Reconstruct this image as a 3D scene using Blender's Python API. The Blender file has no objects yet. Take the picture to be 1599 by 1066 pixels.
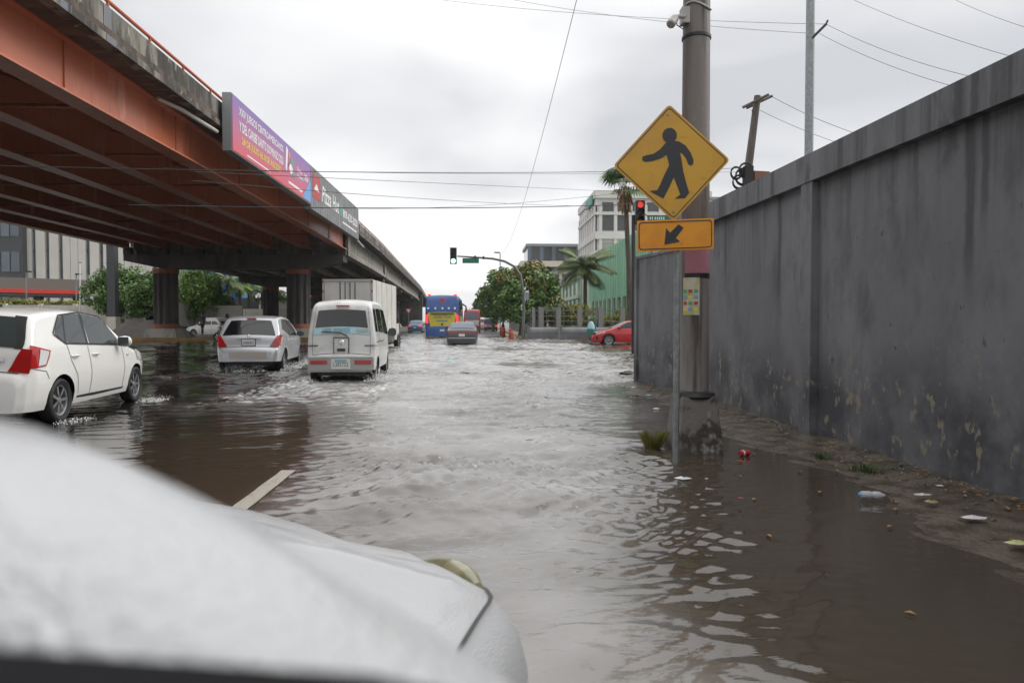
import bpy, bmesh, math, random
import numpy as np
from mathutils import Vector, Matrix
random.seed(7); np.random.seed(7)
R = math.radians
scene = bpy.context.scene
COL = scene.collection

# ------------------------------------------------------------------ camera
CAM = Vector((0.0, 0.0, 1.32)); YAW = 2.55; PITCH = 1.65; FPX = 1110.0
cd = bpy.data.cameras.new("camera"); cam = bpy.data.objects.new("camera", cd); COL.objects.link(cam)
cam.location = CAM; cam.rotation_euler = (R(90 - PITCH), 0, R(-YAW))
cd.sensor_width = 36.0; cd.lens = 36.0 * FPX / 1599.0
cd.clip_start = 0.01; cd.clip_end = 3000
cd.dof.use_dof = True; cd.dof.focus_distance = 14.0; cd.dof.aperture_fstop = 6.0
scene.camera = cam

# ------------------------------------------------------------------ sky and light
w = bpy.data.worlds.new("World"); scene.world = w; w.use_nodes = True
nt = w.node_tree; nt.nodes.clear()
def N(t, **k):
    n = nt.nodes.new(t)
    for a, b in k.items(): setattr(n, a, b)
    return n
SUN_EL, SUN_AZ = 42.0, 78.0          # azimuth clockwise from +Y
out = N('ShaderNodeOutputWorld'); bg = N('ShaderNodeBackground'); bg.inputs['Strength'].default_value = 0.1
sky = N('ShaderNodeTexSky', sky_type='NISHITA', sun_disc=False)
sky.sun_elevation = R(SUN_EL); sky.sun_rotation = R(SUN_AZ)
tc = N('ShaderNodeTexCoord'); sp = N('ShaderNodeSeparateXYZ'); nt.links.new(tc.outputs['Generated'], sp.inputs[0])
def M(op, a, b=None):
    n = N('ShaderNodeMath', operation=op)
    for i, s in enumerate((a, b)):
        if s is None: continue
        if isinstance(s, (int, float)): n.inputs[i].default_value = s
        else: nt.links.new(s, n.inputs[i])
    return n.outputs[0]
zz = M('ADD', M('MAXIMUM', sp.outputs['Z'], 0.0), 0.22)
cx = N('ShaderNodeCombineXYZ')
nt.links.new(M('DIVIDE', sp.outputs['X'], zz), cx.inputs[0]); nt.links.new(M('DIVIDE', sp.outputs['Y'], zz), cx.inputs[1])
cx.inputs[2].default_value = 5.1
n1 = N('ShaderNodeTexNoise'); n1.inputs['Scale'].default_value = 1.1; n1.inputs['Detail'].default_value = 4; n1.inputs['Roughness'].default_value = 0.42
n1.inputs['Distortion'].default_value = 0.3
nt.links.new(cx.outputs[0], n1.inputs['Vector'])
cr = N('ShaderNodeValToRGB'); nt.links.new(n1.outputs[0], cr.inputs[0])
cr.color_ramp.elements[0].position = 0.36; cr.color_ramp.elements[0].color = (5.0, 5.05, 5.22, 1)
cr.color_ramp.elements[1].position = 0.64; cr.color_ramp.elements[1].color = (8.6, 8.55, 8.5, 1)
e = cr.color_ramp.elements.new(0.5); e.color = (7.0, 7.0, 7.06, 1)
mx = N('ShaderNodeMixRGB'); mx.inputs[0].default_value = 0.93
nt.links.new(sky.outputs[0], mx.inputs[1]); nt.links.new(cr.outputs[0], mx.inputs[2])
# overcast sky: brighter overhead than near the horizon
zr = N('ShaderNodeMapRange'); zr.interpolation_type = 'SMOOTHSTEP'; nt.links.new(sp.outputs['Z'], zr.inputs[0])
zr.inputs[1].default_value = 0.25; zr.inputs[2].default_value = 1.0; zr.inputs[3].default_value = 1.0; zr.inputs[4].default_value = 1.7
gm = N('ShaderNodeVectorMath', operation='SCALE'); nt.links.new(mx.outputs[0], gm.inputs[0]); nt.links.new(zr.outputs[0], gm.inputs['Scale'])
nt.links.new(gm.outputs[0], bg.inputs['Color']); nt.links.new(bg.outputs[0], out.inputs['Surface'])
sl = bpy.data.lights.new("sun", 'SUN'); sl.energy = 1.5; sl.angle = R(35); sl.color = (1, 0.97, 0.93)
so = bpy.data.objects.new("sun", sl); COL.objects.link(so)
az = R(SUN_AZ); el = R(SUN_EL)
so.rotation_euler = Vector((math.sin(az)*math.cos(el), math.cos(az)*math.cos(el), math.sin(el))).to_track_quat('Z', 'Y').to_euler()
scene.view_settings.view_transform = 'Standard'; scene.view_settings.look = 'None'
scene.view_settings.exposure = 0.42; scene.view_settings.gamma = 1.0
scene.view_settings.use_curve_mapping = False
scene.render.engine = 'CYCLES'
scene.cycles.use_denoising = True
scene.cycles.max_bounces = 6; scene.cycles.diffuse_bounces = 2; scene.cycles.glossy_bounces = 4
scene.cycles.transmission_bounces = 4; scene.cycles.transparent_max_bounces = 12
scene.cycles.caustics_reflective = False; scene.cycles.caustics_refractive = False

# ------------------------------------------------------------------ placing helpers
_ys, _yc = math.sin(R(YAW)), math.cos(R(YAW)); _ps, _pc = math.sin(R(PITCH)), math.cos(R(PITCH))
def ray(px, py):
    a = (px - 799.5) / FPX; b = (533.0 - py) / FPX
    fwd = _pc + b * _ps; up = -_ps + b * _pc
    return Vector((a * _yc + fwd * _ys, fwd * _yc - a * _ys, up))
def at(px, py, Y):
    d = ray(px, py); return CAM + d * (Y / d.y)
def gr(px, py, z=0.0):
    d = ray(px, py); return CAM + d * ((z - CAM.z) / d.z)

# ------------------------------------------------------------------ materials
MATS = {}
def mat(name, col=(.5, .5, .5), rough=.5, metal=0.0, col2=None, scale=4.0, detail=5, lo=.4, hi=.6, bump=0.0, bscale=None,
        coat=0.0, emit=None, estr=0.0, alpha=1.0, stretch=None, island=None, spec=None, trans=0.0, rough2=None, ior=None):
    if name in MATS: return MATS[name]
    m = bpy.data.materials.new(name); m.use_nodes = True; t = m.node_tree; b = t.nodes['Principled BSDF']
    b.inputs['Base Color'].default_value = (*col, 1); b.inputs['Roughness'].default_value = rough; b.inputs['Metallic'].default_value = metal
    b.inputs['Coat Weight'].default_value = coat; b.inputs['Coat Roughness'].default_value = .06
    if spec is not None: b.inputs['Specular IOR Level'].default_value = spec
    if ior: b.inputs['IOR'].default_value = ior
    if trans: b.inputs['Transmission Weight'].default_value = trans
    if emit: b.inputs['Emission Color'].default_value = (*emit, 1); b.inputs['Emission Strength'].default_value = estr
    if alpha < 1: b.inputs['Alpha'].default_value = alpha
    if col2 is not None or bump or island:
        c = t.nodes.new('ShaderNodeTexCoord'); mp = t.nodes.new('ShaderNodeMapping'); t.links.new(c.outputs['Object'], mp.inputs[0])
        if stretch: mp.inputs['Scale'].default_value = stretch
        nz = t.nodes.new('ShaderNodeTexNoise'); nz.inputs['Scale'].default_value = scale; nz.inputs['Detail'].default_value = detail
        nz.inputs['Roughness'].default_value = .6
        t.links.new(mp.outputs[0], nz.inputs['Vector'])
        if col2 is not None:
            r = t.nodes.new('ShaderNodeValToRGB'); r.color_ramp.elements[0].position = lo; r.color_ramp.elements[1].position = hi
            r.color_ramp.elements[0].color = (*col, 1); r.color_ramp.elements[1].color = (*col2, 1)
            if island:
                g = t.nodes.new('ShaderNodeNewGeometry'); t.links.new(g.outputs['Random Per Island'], r.inputs[0])
                r.color_ramp.elements[0].position = 0; r.color_ramp.elements[1].position = 1
            else: t.links.new(nz.outputs[0], r.inputs[0])
            t.links.new(r.outputs[0], b.inputs['Base Color'])
            if rough2 is not None:
                mr = t.nodes.new('ShaderNodeMapRange'); mr.inputs[1].default_value = lo; mr.inputs[2].default_value = hi
                mr.inputs[3].default_value = rough; mr.inputs[4].default_value = rough2
                t.links.new(nz.outputs[0], mr.inputs[0]); t.links.new(mr.outputs[0], b.inputs['Roughness'])
        if bump:
            n2 = t.nodes.new('ShaderNodeTexNoise'); n2.inputs['Scale'].default_value = bscale or scale * 6; n2.inputs['Detail'].default_value = 4
            t.links.new(mp.outputs[0], n2.inputs['Vector'])
            bp = t.nodes.new('ShaderNodeBump'); bp.inputs['Strength'].default_value = bump; bp.inputs['Distance'].default_value = .02
            t.links.new(n2.outputs[0], bp.inputs['Height']); t.links.new(bp.outputs[0], b.inputs['Normal'])
    MATS[name] = m; return m

def layered(name, base, layers, rough=.7, bump=.3, bscale=30, spec=.5):
    """layers: (colour, scale, stretch, lo, hi, zlo, zhi) noise masks, optionally limited to a height band (object z)"""
    m = bpy.data.materials.new(name); m.use_nodes = True; t = m.node_tree; b = t.nodes['Principled BSDF']
    b.inputs['Roughness'].default_value = rough; b.inputs['Specular IOR Level'].default_value = spec
    c = t.nodes.new('ShaderNodeTexCoord'); sx = t.nodes.new('ShaderNodeSeparateXYZ'); t.links.new(c.outputs['Object'], sx.inputs[0])
    prev = None
    for i, (col, sc, st, lo, hi, zlo, zhi) in enumerate(layers):
        mp = t.nodes.new('ShaderNodeMapping'); mp.inputs['Scale'].default_value = st; mp.inputs['Location'].default_value = (i * 7.3, i * 3.1, i * 1.7)
        t.links.new(c.outputs['Object'], mp.inputs[0])
        nz = t.nodes.new('ShaderNodeTexNoise'); nz.inputs['Scale'].default_value = sc; nz.inputs['Detail'].default_value = 6; nz.inputs['Roughness'].default_value = .62
        t.links.new(mp.outputs[0], nz.inputs['Vector'])
        r = t.nodes.new('ShaderNodeMapRange'); r.inputs[1].default_value = lo; r.inputs[2].default_value = hi
        t.links.new(nz.outputs[0], r.inputs[0]); fac = r.outputs[0]
        if zlo is not None:
            a = t.nodes.new('ShaderNodeMapRange'); a.inputs[1].default_value = zlo; a.inputs[2].default_value = zhi
            t.links.new(sx.outputs['Z'], a.inputs[0])
            mu = t.nodes.new('ShaderNodeMath'); mu.operation = 'MULTIPLY'; t.links.new(fac, mu.inputs[0]); t.links.new(a.outputs[0], mu.inputs[1]); fac = mu.outputs[0]
        mi = t.nodes.new('ShaderNodeMixRGB'); t.links.new(fac, mi.inputs[0]); mi.inputs[2].default_value = (*col, 1)
        if prev is None: mi.inputs[1].default_value = (*base, 1)
        else: t.links.new(prev, mi.inputs[1])
        prev = mi.outputs[0]
    t.links.new(prev, b.inputs['Base Color'])
    if bump:
        n2 = t.nodes.new('ShaderNodeTexNoise'); n2.inputs['Scale'].default_value = bscale; n2.inputs['Detail'].default_value = 5
        t.links.new(c.outputs['Object'], n2.inputs['Vector'])
        bp = t.nodes.new('ShaderNodeBump'); bp.inputs['Strength'].default_value = bump; bp.inputs['Distance'].default_value = .02
        t.links.new(n2.outputs[0], bp.inputs['Height']); t.links.new(bp.outputs[0], b.inputs['Normal'])
    MATS[name] = m; return m

# ------------------------------------------------------------------ mesh helpers
WLOC = {}
def thing(name, label, cat, loc=(0, 0, 0), rotz=0.0, group=None, tilt=None):
    o = bpy.data.objects.new(name, None); COL.objects.link(o); o.location = loc; o.rotation_euler = (tilt[0] if tilt else 0, tilt[1] if tilt else 0, rotz)
    o.empty_display_size = .2
    o['label'] = label; o['category'] = cat
    if group: o['group'] = group
    WLOC[o.name] = Vector(loc); return o
def tag(o, label, cat, group=None, kind=None):
    if label: o['label'] = label
    if cat: o['category'] = cat
    if group: o['group'] = group
    if kind: o['kind'] = kind
    return o
class MB:
    def __init__(s): s.v = []; s.f = []
    def add(s, vs, fs):
        n = len(s.v); s.v += [tuple(p) for p in vs]; s.f += [tuple(i + n for i in f) for f in fs]; return s
    def box(s, c, d, rz=0.0, taper=1.0):
        x, y, z = d[0] / 2, d[1] / 2, d[2] / 2; cs, sn = math.cos(rz), math.sin(rz); vs = []
        for k, (a, b, e) in enumerate([(-1,-1,-1),(1,-1,-1),(1,1,-1),(-1,1,-1),(-1,-1,1),(1,-1,1),(1,1,1),(-1,1,1)]):
            q = taper if e > 0 else 1.0
            X, Y = a * x * q, b * y * q; vs.append((c[0] + X * cs - Y * sn, c[1] + X * sn + Y * cs, c[2] + e * z))
        return s.add(vs, [(0,3,2,1),(4,5,6,7),(0,1,5,4),(1,2,6,5),(2,3,7,6),(3,0,4,7)])
    def quad(s, a, b, c, d): return s.add([a, b, c, d], [(0, 1, 2, 3)])
    def grid(s, rows, closed=False):
        n = len(rows[0]); vs = [p for r in rows for p in r]; fs = []
        for i in range(len(rows) - 1):
            for j in range(n if closed else n - 1):
                k = (j + 1) % n; fs.append((i*n+j, i*n+k, (i+1)*n+k, (i+1)*n+j))
        return s.add(vs, fs)
    def tube(s, pts, r, n=8, cap=True):
        pts = [Vector(p) for p in pts]; rs = r if isinstance(r, (list, tuple)) else [r] * len(pts); rows = []
        for i, p in enumerate(pts):
            t = (pts[min(i+1, len(pts)-1)] - pts[max(i-1, 0)]).normalized()
            u = t.cross(Vector((0, 0, 1)))
            if u.length < .05: u = t.cross(Vector((1, 0, 0)))
            u.normalize(); q = t.cross(u)
            rows.append([p + (u * math.cos(2*math.pi*k/n) + q * math.sin(2*math.pi*k/n)) * rs[i] for k in range(n)])
        s.grid(rows, True)
        if cap:
            m = len(s.v); s.f.append(tuple(range(m-n, m))); s.f.append(tuple(reversed(range(m-n*len(pts), m-n*len(pts)+n))))
        return s
    def lathe(s, prof, axis='z', c=(0,0,0), n=20):
        rows = []
        for r, h in prof:
            row = []
            for k in range(n):
                a = 2*math.pi*k/n; x, y = r*math.cos(a), r*math.sin(a)
                p = (x, y, h) if axis == 'z' else ((h, x, y) if axis == 'x' else (x, h, y))
                row.append((p[0]+c[0], p[1]+c[1], p[2]+c[2]))
            rows.append(row)
        return s.grid(rows, True)
    def poly(s, pts, d):
        """flat outline pts (3D, planar) extruded along vector d"""
        n = len(pts); d = Vector(d); vs = [Vector(p) for p in pts]; vs2 = [p + d for p in vs]
        return s.add(vs + vs2, [tuple(range(n))[::-1], tuple(range(n, 2*n))] + [(i, (i+1) % n, n+(i+1) % n, n+i) for i in range(n)])
    def build(s, name, m, parent=None, smooth=False, local=False, sharp=35):
        me = bpy.data.meshes.new(name)
        off = Vector((0, 0, 0))
        if parent is not None and not local: off = WLOC.get(parent.name, Vector((0, 0, 0)))
        me.from_pydata([(p[0]-off.x, p[1]-off.y, p[2]-off.z) for p in s.v], [], s.f); me.update()
        bm = bmesh.new(); bm.from_mesh(me); bmesh.ops.recalc_face_normals(bm, faces=bm.faces); bm.to_mesh(me); bm.free()
        if smooth:
            me.polygons.foreach_set('use_smooth', [True] * len(me.polygons))
            me.set_sharp_from_angle(angle=R(sharp))
        if isinstance(m, str): m = MATS[m]
        me.materials.append(m)
        o = bpy.data.objects.new(name, me); COL.objects.link(o)
        if parent is not None:
            o.parent = parent; WLOC[o.name] = off if not local else Vector((0, 0, 0))
        return o
def struct(o): o['kind'] = 'structure'; return o
def npmesh(name, V, F, m, parent=None, smooth=False):
    me = bpy.data.meshes.new(name); V = np.asarray(V, np.float32); F = np.asarray(F, np.int32); k = F.shape[1]
    off = WLOC.get(parent.name, Vector((0,0,0))) if parent is not None else Vector((0,0,0))
    V = V - np.array(off, np.float32)
    me.vertices.add(len(V)); me.vertices.foreach_set('co', V.ravel())
    me.loops.add(F.size); me.loops.foreach_set('vertex_index', F.ravel())
    me.polygons.add(len(F)); me.polygons.foreach_set('loop_start', np.arange(0, F.size, k, dtype=np.int32))
    if smooth: me.polygons.foreach_set('use_smooth', np.ones(len(F), bool))
    me.update(calc_edges=True); me.validate()
    me.materials.append(MATS[m] if isinstance(m, str) else m)
    o = bpy.data.objects.new(name, me); COL.objects.link(o)
    if parent is not None: o.parent = parent; WLOC[o.name] = off
    return o
def text(name, body, m, parent, org, xd, yd, h, width=None, shear=0.0, local=False, center=False, bold=0.0):
    cu = bpy.data.curves.new(name, 'FONT'); cu.body = body; cu.resolution_u = 2; cu.shear = shear; cu.offset = bold; cu.space_character = 1 + bold*2
    ob = bpy.data.objects.new(name + '_tmp', cu); COL.objects.link(ob)
    dg = bpy.context.evaluated_depsgraph_get(); me = bpy.data.meshes.new_from_object(ob.evaluated_get(dg))
    bpy.data.objects.remove(ob)
    co = np.array([v.co[:] for v in me.vertices])
    mn = co.min(0); mxx = co.max(0); sy = h / (mxx[1]-mn[1]); sx = (width / (mxx[0]-mn[0])) if width else sy
    off = Vector((0,0,0)) if (local or parent is None) else WLOC.get(parent.name, Vector((0,0,0)))
    xd, yd, org = Vector(xd).normalized(), Vector(yd).normalized(), Vector(org) - off
    cw = (mxx[0]-mn[0])*sx/2 if center else 0
    for v in me.vertices: v.co = org + xd * ((v.co.x-mn[0])*sx - cw) + yd * ((v.co.y-mn[1])*sy)
    me.materials.clear(); me.materials.append(MATS[m] if isinstance(m, str) else m)
    o = bpy.data.objects.new(name, me); COL.objects.link(o)
    if parent is not None: o.parent = parent; WLOC[o.name] = off
    return o

# plain materials
mat('asphalt', (.028,.027,.026), .22, col2=(.05,.048,.045), scale=.6, rough2=.42, bump=.25, bscale=40)
mat('ground', (.07,.06,.05), .7, col2=(.10,.09,.07), scale=.3)
mat('white_paint', (.36,.335,.28), .3, col2=(.20,.18,.15), scale=14, lo=.50, hi=.72)
mat('steel_galv', (.30,.32,.33), .5, .6, col2=(.22,.24,.24), scale=12)
mat('black', (.012,.012,.013), .45)
mat('black_rubber', (.016,.016,.017), .65)
mat('dark_metal', (.035,.034,.033), .5, .3)
mat('glass_dark', (.008,.009,.010), .04, spec=.7)
mat('glass_mid', (.045,.055,.055), .04, spec=.7)
mat('glass_blue', (.10,.13,.16), .12, spec=.6)
mat('chrome', (.6,.6,.62), .15, 1.0)
mat('rim_silver', (.42,.43,.44), .3, .8)
mat('red_lens', (.36,.012,.012), .12, coat=.6)
mat('red_lit', (.6,.02,.02), .2, emit=(1,.06,.04), estr=.9)
mat('clear_lens', (.55,.56,.56), .1, coat=.6)
mat('green_lit', (.2,.9,.6), .3, emit=(.25,1,.72), estr=5.0)
mat('red_signal', (.7,.05,.05), .3, emit=(1,.08,.06), estr=.45)
mat('plate_white', (.6,.6,.58), .4)
mat('plate_print', (.06,.07,.09), .5)
mat('skin', (.22,.12,.075), .6)
mat('cloth_dark', (.02,.021,.028), .85)
mat('cloth_red', (.20,.03,.03), .85)
mat('cloth_blue', (.05,.07,.16), .85)
# ================================================================== GROUND AND WATER
g = MB(); g.quad((-900,-300,-.35),(900,-300,-.35),(900,1500,-.35),(-900,1500,-.35)); struct(g.build('ground', 'ground'))
g = MB(); g.quad((-60,-30,-.13),(60,-30,-.13),(60,420,-.13),(-60,420,-.13)); road = struct(g.build('road', 'asphalt'))
g = MB(); g.quad((-60,60,-.02),(3.0,60,-.02),(3.0,400,-.02),(-60,400,-.02)); o = struct(g.build('wet_road', 'asphalt'))

_rng = np.random.RandomState(3)
_wv = []
for lam, k in ((.11,10),(.17,12),(.27,12),(.42,10),(.7,8),(1.2,6),(2.2,4)):
    for _ in range(k):
        l = lam * _rng.uniform(.75,1.3); a = _rng.normal(math.pi/2, .62); _wv.append((2*math.pi/l*math.cos(a), 2*math.pi/l*math.sin(a), _rng.uniform(0,6.28), l))
def sstep(a, b, x): t = np.clip((x-a)/(b-a), 0, 1); return t*t*(3-2*t)
def lown(x, y, s, sd):
    r = np.random.RandomState(sd); o = 0
    for _ in range(7):
        a = r.uniform(0, 6.28); f = s*r.uniform(.5,1.9); o = o + np.sin((x*math.cos(a)+y*math.sin(a))*f + r.uniform(0,6.28))
    return o/2.6
WAKES = [(-3.0, 15.3, .85), (-6.0, 19.6, .85), (-1.0, 38.6, 1.0), (-2.75, 52.0, 1.4), (-9.0, 82, .9)]   # x, rear y, half width
def water(x, y):
    wx = x + .18*lown(x, y, 1.1, 5); wy = y + .18*lown(x, y, 1.1, 6)
    XL = np.interp(y, [0,7,10,13,17,30], [-.75,-.95,-1.7,-3.0,-4.2,-5])
    XR = np.minimum(.35 + .19*y, 3.4 + .06*y)
    cen = sstep(-.75, .55, x - XL + .3*lown(x,y,.8,9)) * (1 - sstep(-.6, .45, x - XR + .25*lown(x,y,1.2,10)))
    far = sstep(14, 22, y)
    rightz = sstep(.1, 1.1, x - XR)*(1-far)
    A = (.10 + .90*np.maximum(cen, .75*far*sstep(-9,-4,x) + .25*far) + .30*np.exp(-((x-XR-.15)/.55)**2)*(1-far))*(1 - .72*rightz)
    A = A * (.62 + .38*lown(x, y, .8, 12)).clip(.2, 1.3)
    # lane dash stays legible in shallow water
    A = A * (1 - .9*np.exp(-(((x+1.95)/.5)**2 + ((y-5.4)/1.3)**2)))
    h = 0
    for kx, ky, ph, l in _wv:
        amp = (.0075 if l > .5 else .0108)*l**.80 if l > .2 else .0185*l**.8
        h = h + amp*np.sin(kx*wx + ky*wy + ph)
    h = h*A
    foam = np.zeros_like(x)
    for (vx, vy, hw) in WAKES:
        d = vy - y; inw = sstep(-3.5, .3, d)*(1-sstep(1.0, 6.5, d)); lat = np.exp(-((np.abs(x-vx) - hw - .12*np.maximum(d,0))/(.28+.10*np.maximum(d,0)))**2)
        lat = lat + .5*np.exp(-((x-vx)/(hw*1.1))**2)*sstep(-.2,.5,d)
        t = inw*lat; foam = np.maximum(foam, t)
        h = h + t*.035*lown(x, y, 9, 21) + t*.02*lown(x,y,22,22)
    chop = cen*sstep(9, 16, y)*(1-sstep(46,58,y))
    foam = np.maximum(.75*foam*sstep(-5.2,-3.2,x) + .20*foam*(1-sstep(-5.2,-3.2,x)), .50*chop)
    foam = foam*(.55 + .28*lown(x, y*1.8, 2.2, 30) + .38*lown(x*.8, y*2.2, 7.5, 31) + .25*_rng.normal(size=x.shape)).clip(0, 1.2)
    silt = cen*(.32 + .10*lown(x, y*1.5, 1.3, 33) + .06*lown(x, y*2.2, 6, 34))
    foam = np.maximum(foam, silt)
    return h, foam.clip(0,1), cen
def tier(x0,x1,dx,y0,y1,dy):
    xs = np.arange(x0,x1+dx/2,dx); ys = np.arange(y0,y1+dy/2,dy); X,Y = np.meshgrid(xs,ys); H,Fm,Cn = water(X,Y)
    n = len(xs); i = np.arange(len(ys)-1)[:,None]*n + np.arange(n-1)[None,:]; i = i.ravel()
    return np.stack([X.ravel(),Y.ravel(),H.ravel()],1), np.stack([i,i+1,i+n+1,i+n],1), Fm.ravel(), Cn.ravel()
VV=[];FF=[];FO=[];CN=[];nn=0
for a in ((-5.4,4.4,.026,.9,7.0,.026), (-13,4.4,.05,6.97,18.0,.042), (-34,14,.16,17.95,66,.10)):
    v,f,fo,cn = tier(*a); VV.append(v); FF.append(f+nn); FO.append(fo); CN.append(cn); nn += len(v)
# calm flood reaching out to the sides
for (x0,x1,y0,y1) in ((-60,-33.9,-20,66),(-34,-12.9,-20,17.97),(13.9,60,-20,66),(4.35,14,-20,17.97),(-13,-5.35,-20,7.0),(-5.4,4.4,-20,.95)):
    VV.append(np.array([(x0,y0,-.004),(x1,y0,-.004),(x1,y1,-.004),(x0,y1,-.004)])); FF.append(np.array([[0,1,2,3]])+nn); FO.append(np.zeros(4)); CN.append(np.zeros(4)); nn+=4
wm = bpy.data.materials.new('flood_water'); wm.use_nodes = True; t = wm.node_tree; b = t.nodes['Principled BSDF']
at_f = t.nodes.new('ShaderNodeAttribute'); at_f.attribute_name = 'foam'
at_d = t.nodes.new('ShaderNodeAttribute'); at_d.attribute_name = 'mud'
geo = t.nodes.new('ShaderNodeNewGeometry'); nz = t.nodes.new('ShaderNodeTexNoise'); nz.inputs['Scale'].default_value = .5; nz.inputs['Detail'].default_value = 6
t.links.new(geo.outputs['Position'], nz.inputs['Vector'])
m0 = t.nodes.new('ShaderNodeMixRGB'); m0.inputs[1].default_value = (.016,.013,.011,1); m0.inputs[2].default_value = (.072,.055,.038,1); t.links.new(at_d.outputs['Fac'], m0.inputs[0])
m1 = t.nodes.new('ShaderNodeMixRGB'); m1.blend_type = 'MULTIPLY'; m1.inputs[0].default_value = .5
t.links.new(m0.outputs[0], m1.inputs[1]); t.links.new(nz.outputs[0], m1.inputs[2])
m2 = t.nodes.new('ShaderNodeMixRGB'); m2.inputs[2].default_value = (.555,.55,.54,1); t.links.new(m1.outputs[0], m2.inputs[1]); t.links.new(at_f.outputs['Fac'], m2.inputs[0])
t.links.new(m2.outputs[0], b.inputs['Base Color'])
mr = t.nodes.new('ShaderNodeMapRange'); mr.inputs[1].default_value = .5; mr.inputs[2].default_value = 1.0; mr.inputs[3].default_value = .05; mr.inputs[4].default_value = .45; t.links.new(at_f.outputs['Fac'], mr.inputs[0]); t.links.new(mr.outputs[0], b.inputs['Roughness'])
b.inputs['IOR'].default_value = 1.62
n2 = t.nodes.new('ShaderNodeTexNoise'); n2.inputs['Scale'].default_value = 1.0; n2.inputs['Detail'].default_value = 4; mpw = t.nodes.new('ShaderNodeMapping'); mpw.inputs['Scale'].default_value = (5.0,12.0,1.0); t.links.new(geo.outputs['Position'], mpw.inputs[0]); t.links.new(mpw.outputs[0], n2.inputs['Vector'])
bp = t.nodes.new('ShaderNodeBump'); bp.inputs['Strength'].default_value = .5; bp.inputs['Distance'].default_value = .022; t.links.new(n2.outputs[0], bp.inputs['Height']); t.links.new(bp.outputs[0], b.inputs['Normal'])
at_c = t.nodes.new('ShaderNodeAttribute'); at_c.attribute_name = 'chop'; mcs = t.nodes.new('ShaderNodeMath'); mcs.operation = 'MULTIPLY'; mcs.inputs[1].default_value = .55; t.links.new(at_c.outputs['Fac'], mcs.inputs[0]); t.links.new(mcs.outputs[0], bp.inputs['Strength'])
MATS['flood_water'] = wm
wo = npmesh('flood_water', np.concatenate(VV), np.concatenate(FF), wm, smooth=True)
V = np.concatenate(VV); FO = np.concatenate(FO)
mud = sstep(-4.4,-1.5, V[:,0] + .4*lown(V[:,0],V[:,1],.7,40))
chopa = .22 + .78*np.maximum(np.concatenate(CN), sstep(16,24,V[:,1])*sstep(-9,-4,V[:,0]))
for nm, arr in (('foam',FO),('mud',mud),('chop',chopa)):
    a = wo.data.attributes.new(nm,'FLOAT','POINT'); a.data.foreach_set('value', arr.astype(np.float32))
struct(wo)

# painted lane dash
A0, A1, B0, B1 = gr(336,812), gr(374,806), gr(462,735), gr(440,735)
g = MB(); rows = []
for i in range(9):
    q = i/8; l = A0.lerp(B1,q); r_ = A1.lerp(B0,q); j = .003*math.sin(i*2.1); rows.append([(l.x+j,l.y,.008),(r_.x-j*.7,r_.y,.008)])
g.grid(rows); lm = struct(g.build('lane_marking','white_paint'))

# muddy pavement strip along the wall
mat('mud', (.052,.041,.031), .28, col2=(.095,.074,.054), scale=5, bump=.7, bscale=28, rough2=.6)
ys = np.arange(-2, 15.2, .06); us = np.linspace(0,1,26); rows=[]
WX = lambda y: 3.80 - .018*(y-5)
for y in ys:
    r_=[]
    for u in us:
        e0 = 2.40 + .22*math.sin(y*1.3) + .12*math.sin(y*3.7+1); x = e0 + (WX(y)+.05-e0)*u
        z = -.03 + .10*u**1.2 + .010*math.sin(7*x+3*y) * math.sin(5*y) + .006*math.sin(23*x+11*y)
        r_.append((x,y,z))
    rows.append(r_)
g = MB(); g.grid(rows); struct(g.build('pavement','mud',smooth=True,sharp=80))

# ================================================================== BOUNDARY WALL
layered('wall_paint', (.136,.142,.155), [
    ((.192,.199,.214), .7, (1,1,.5), .38, .66, None, None),
    ((.095,.098,.105), 1.5, (1,1.4,.7), .50, .70, None, None),
    ((.055,.057,.062), 3.0, (1,1,.45), .57, .70, 1.6, 2.9),
    ((.060,.062,.068), 2.6, (1,2.0,.07), .50, .66, 1.7, 2.9),
    ((.045,.047,.052), 9.0, (1,1,.8), .66, .74, None, None),
    ((.060,.063,.072), 1.3, (1,1,1), .36, .56, 1.15, .55),
    ((.235,.21,.165), 5.5, (1,1.4,.9), .585, .625, 1.30, .75),
    ((.30,.20,.08), 5.0, (1,1.3,1), .66, .70, .9, .2)], rough=.62, bump=.18, bscale=12)
t = MATS['wall_paint'].node_tree; b = t.nodes['Principled BSDF']; src = b.inputs['Base Color'].links[0].from_socket
tcw = t.nodes.new('ShaderNodeTexCoord'); spx = t.nodes.new('ShaderNodeSeparateXYZ'); t.links.new(tcw.outputs['Object'], spx.inputs[0])
nw = t.nodes.new('ShaderNodeTexNoise'); nw.inputs['Scale'].default_value = 3.0; nw.inputs['Detail'].default_value = 5; t.links.new(tcw.outputs['Object'], nw.inputs['Vector'])
def mth(op, a, b_=None, c_=None):
    n = t.nodes.new('ShaderNodeMath'); n.operation = op
    for i, s in enumerate((a, b_, c_)):
        if s is None: continue
        if isinstance(s, (int, float)): n.inputs[i].default_value = s
        else: t.links.new(s, n.inputs[i])
    return n.outputs[0]
def rng(v, a, b_):
    n = t.nodes.new('ShaderNodeMapRange'); n.interpolation_type = 'SMOOTHSTEP'; t.links.new(v, n.inputs[0]); n.inputs[1].default_value = a; n.inputs[2].default_value = b_; return n.outputs[0]
wob = mth('MULTIPLY', mth('SUBTRACT', nw.outputs[0], .5), .16)
zw = mth('ADD', spx.outputs['Z'], mth('MULTIPLY', wob, 3.0))
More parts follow.
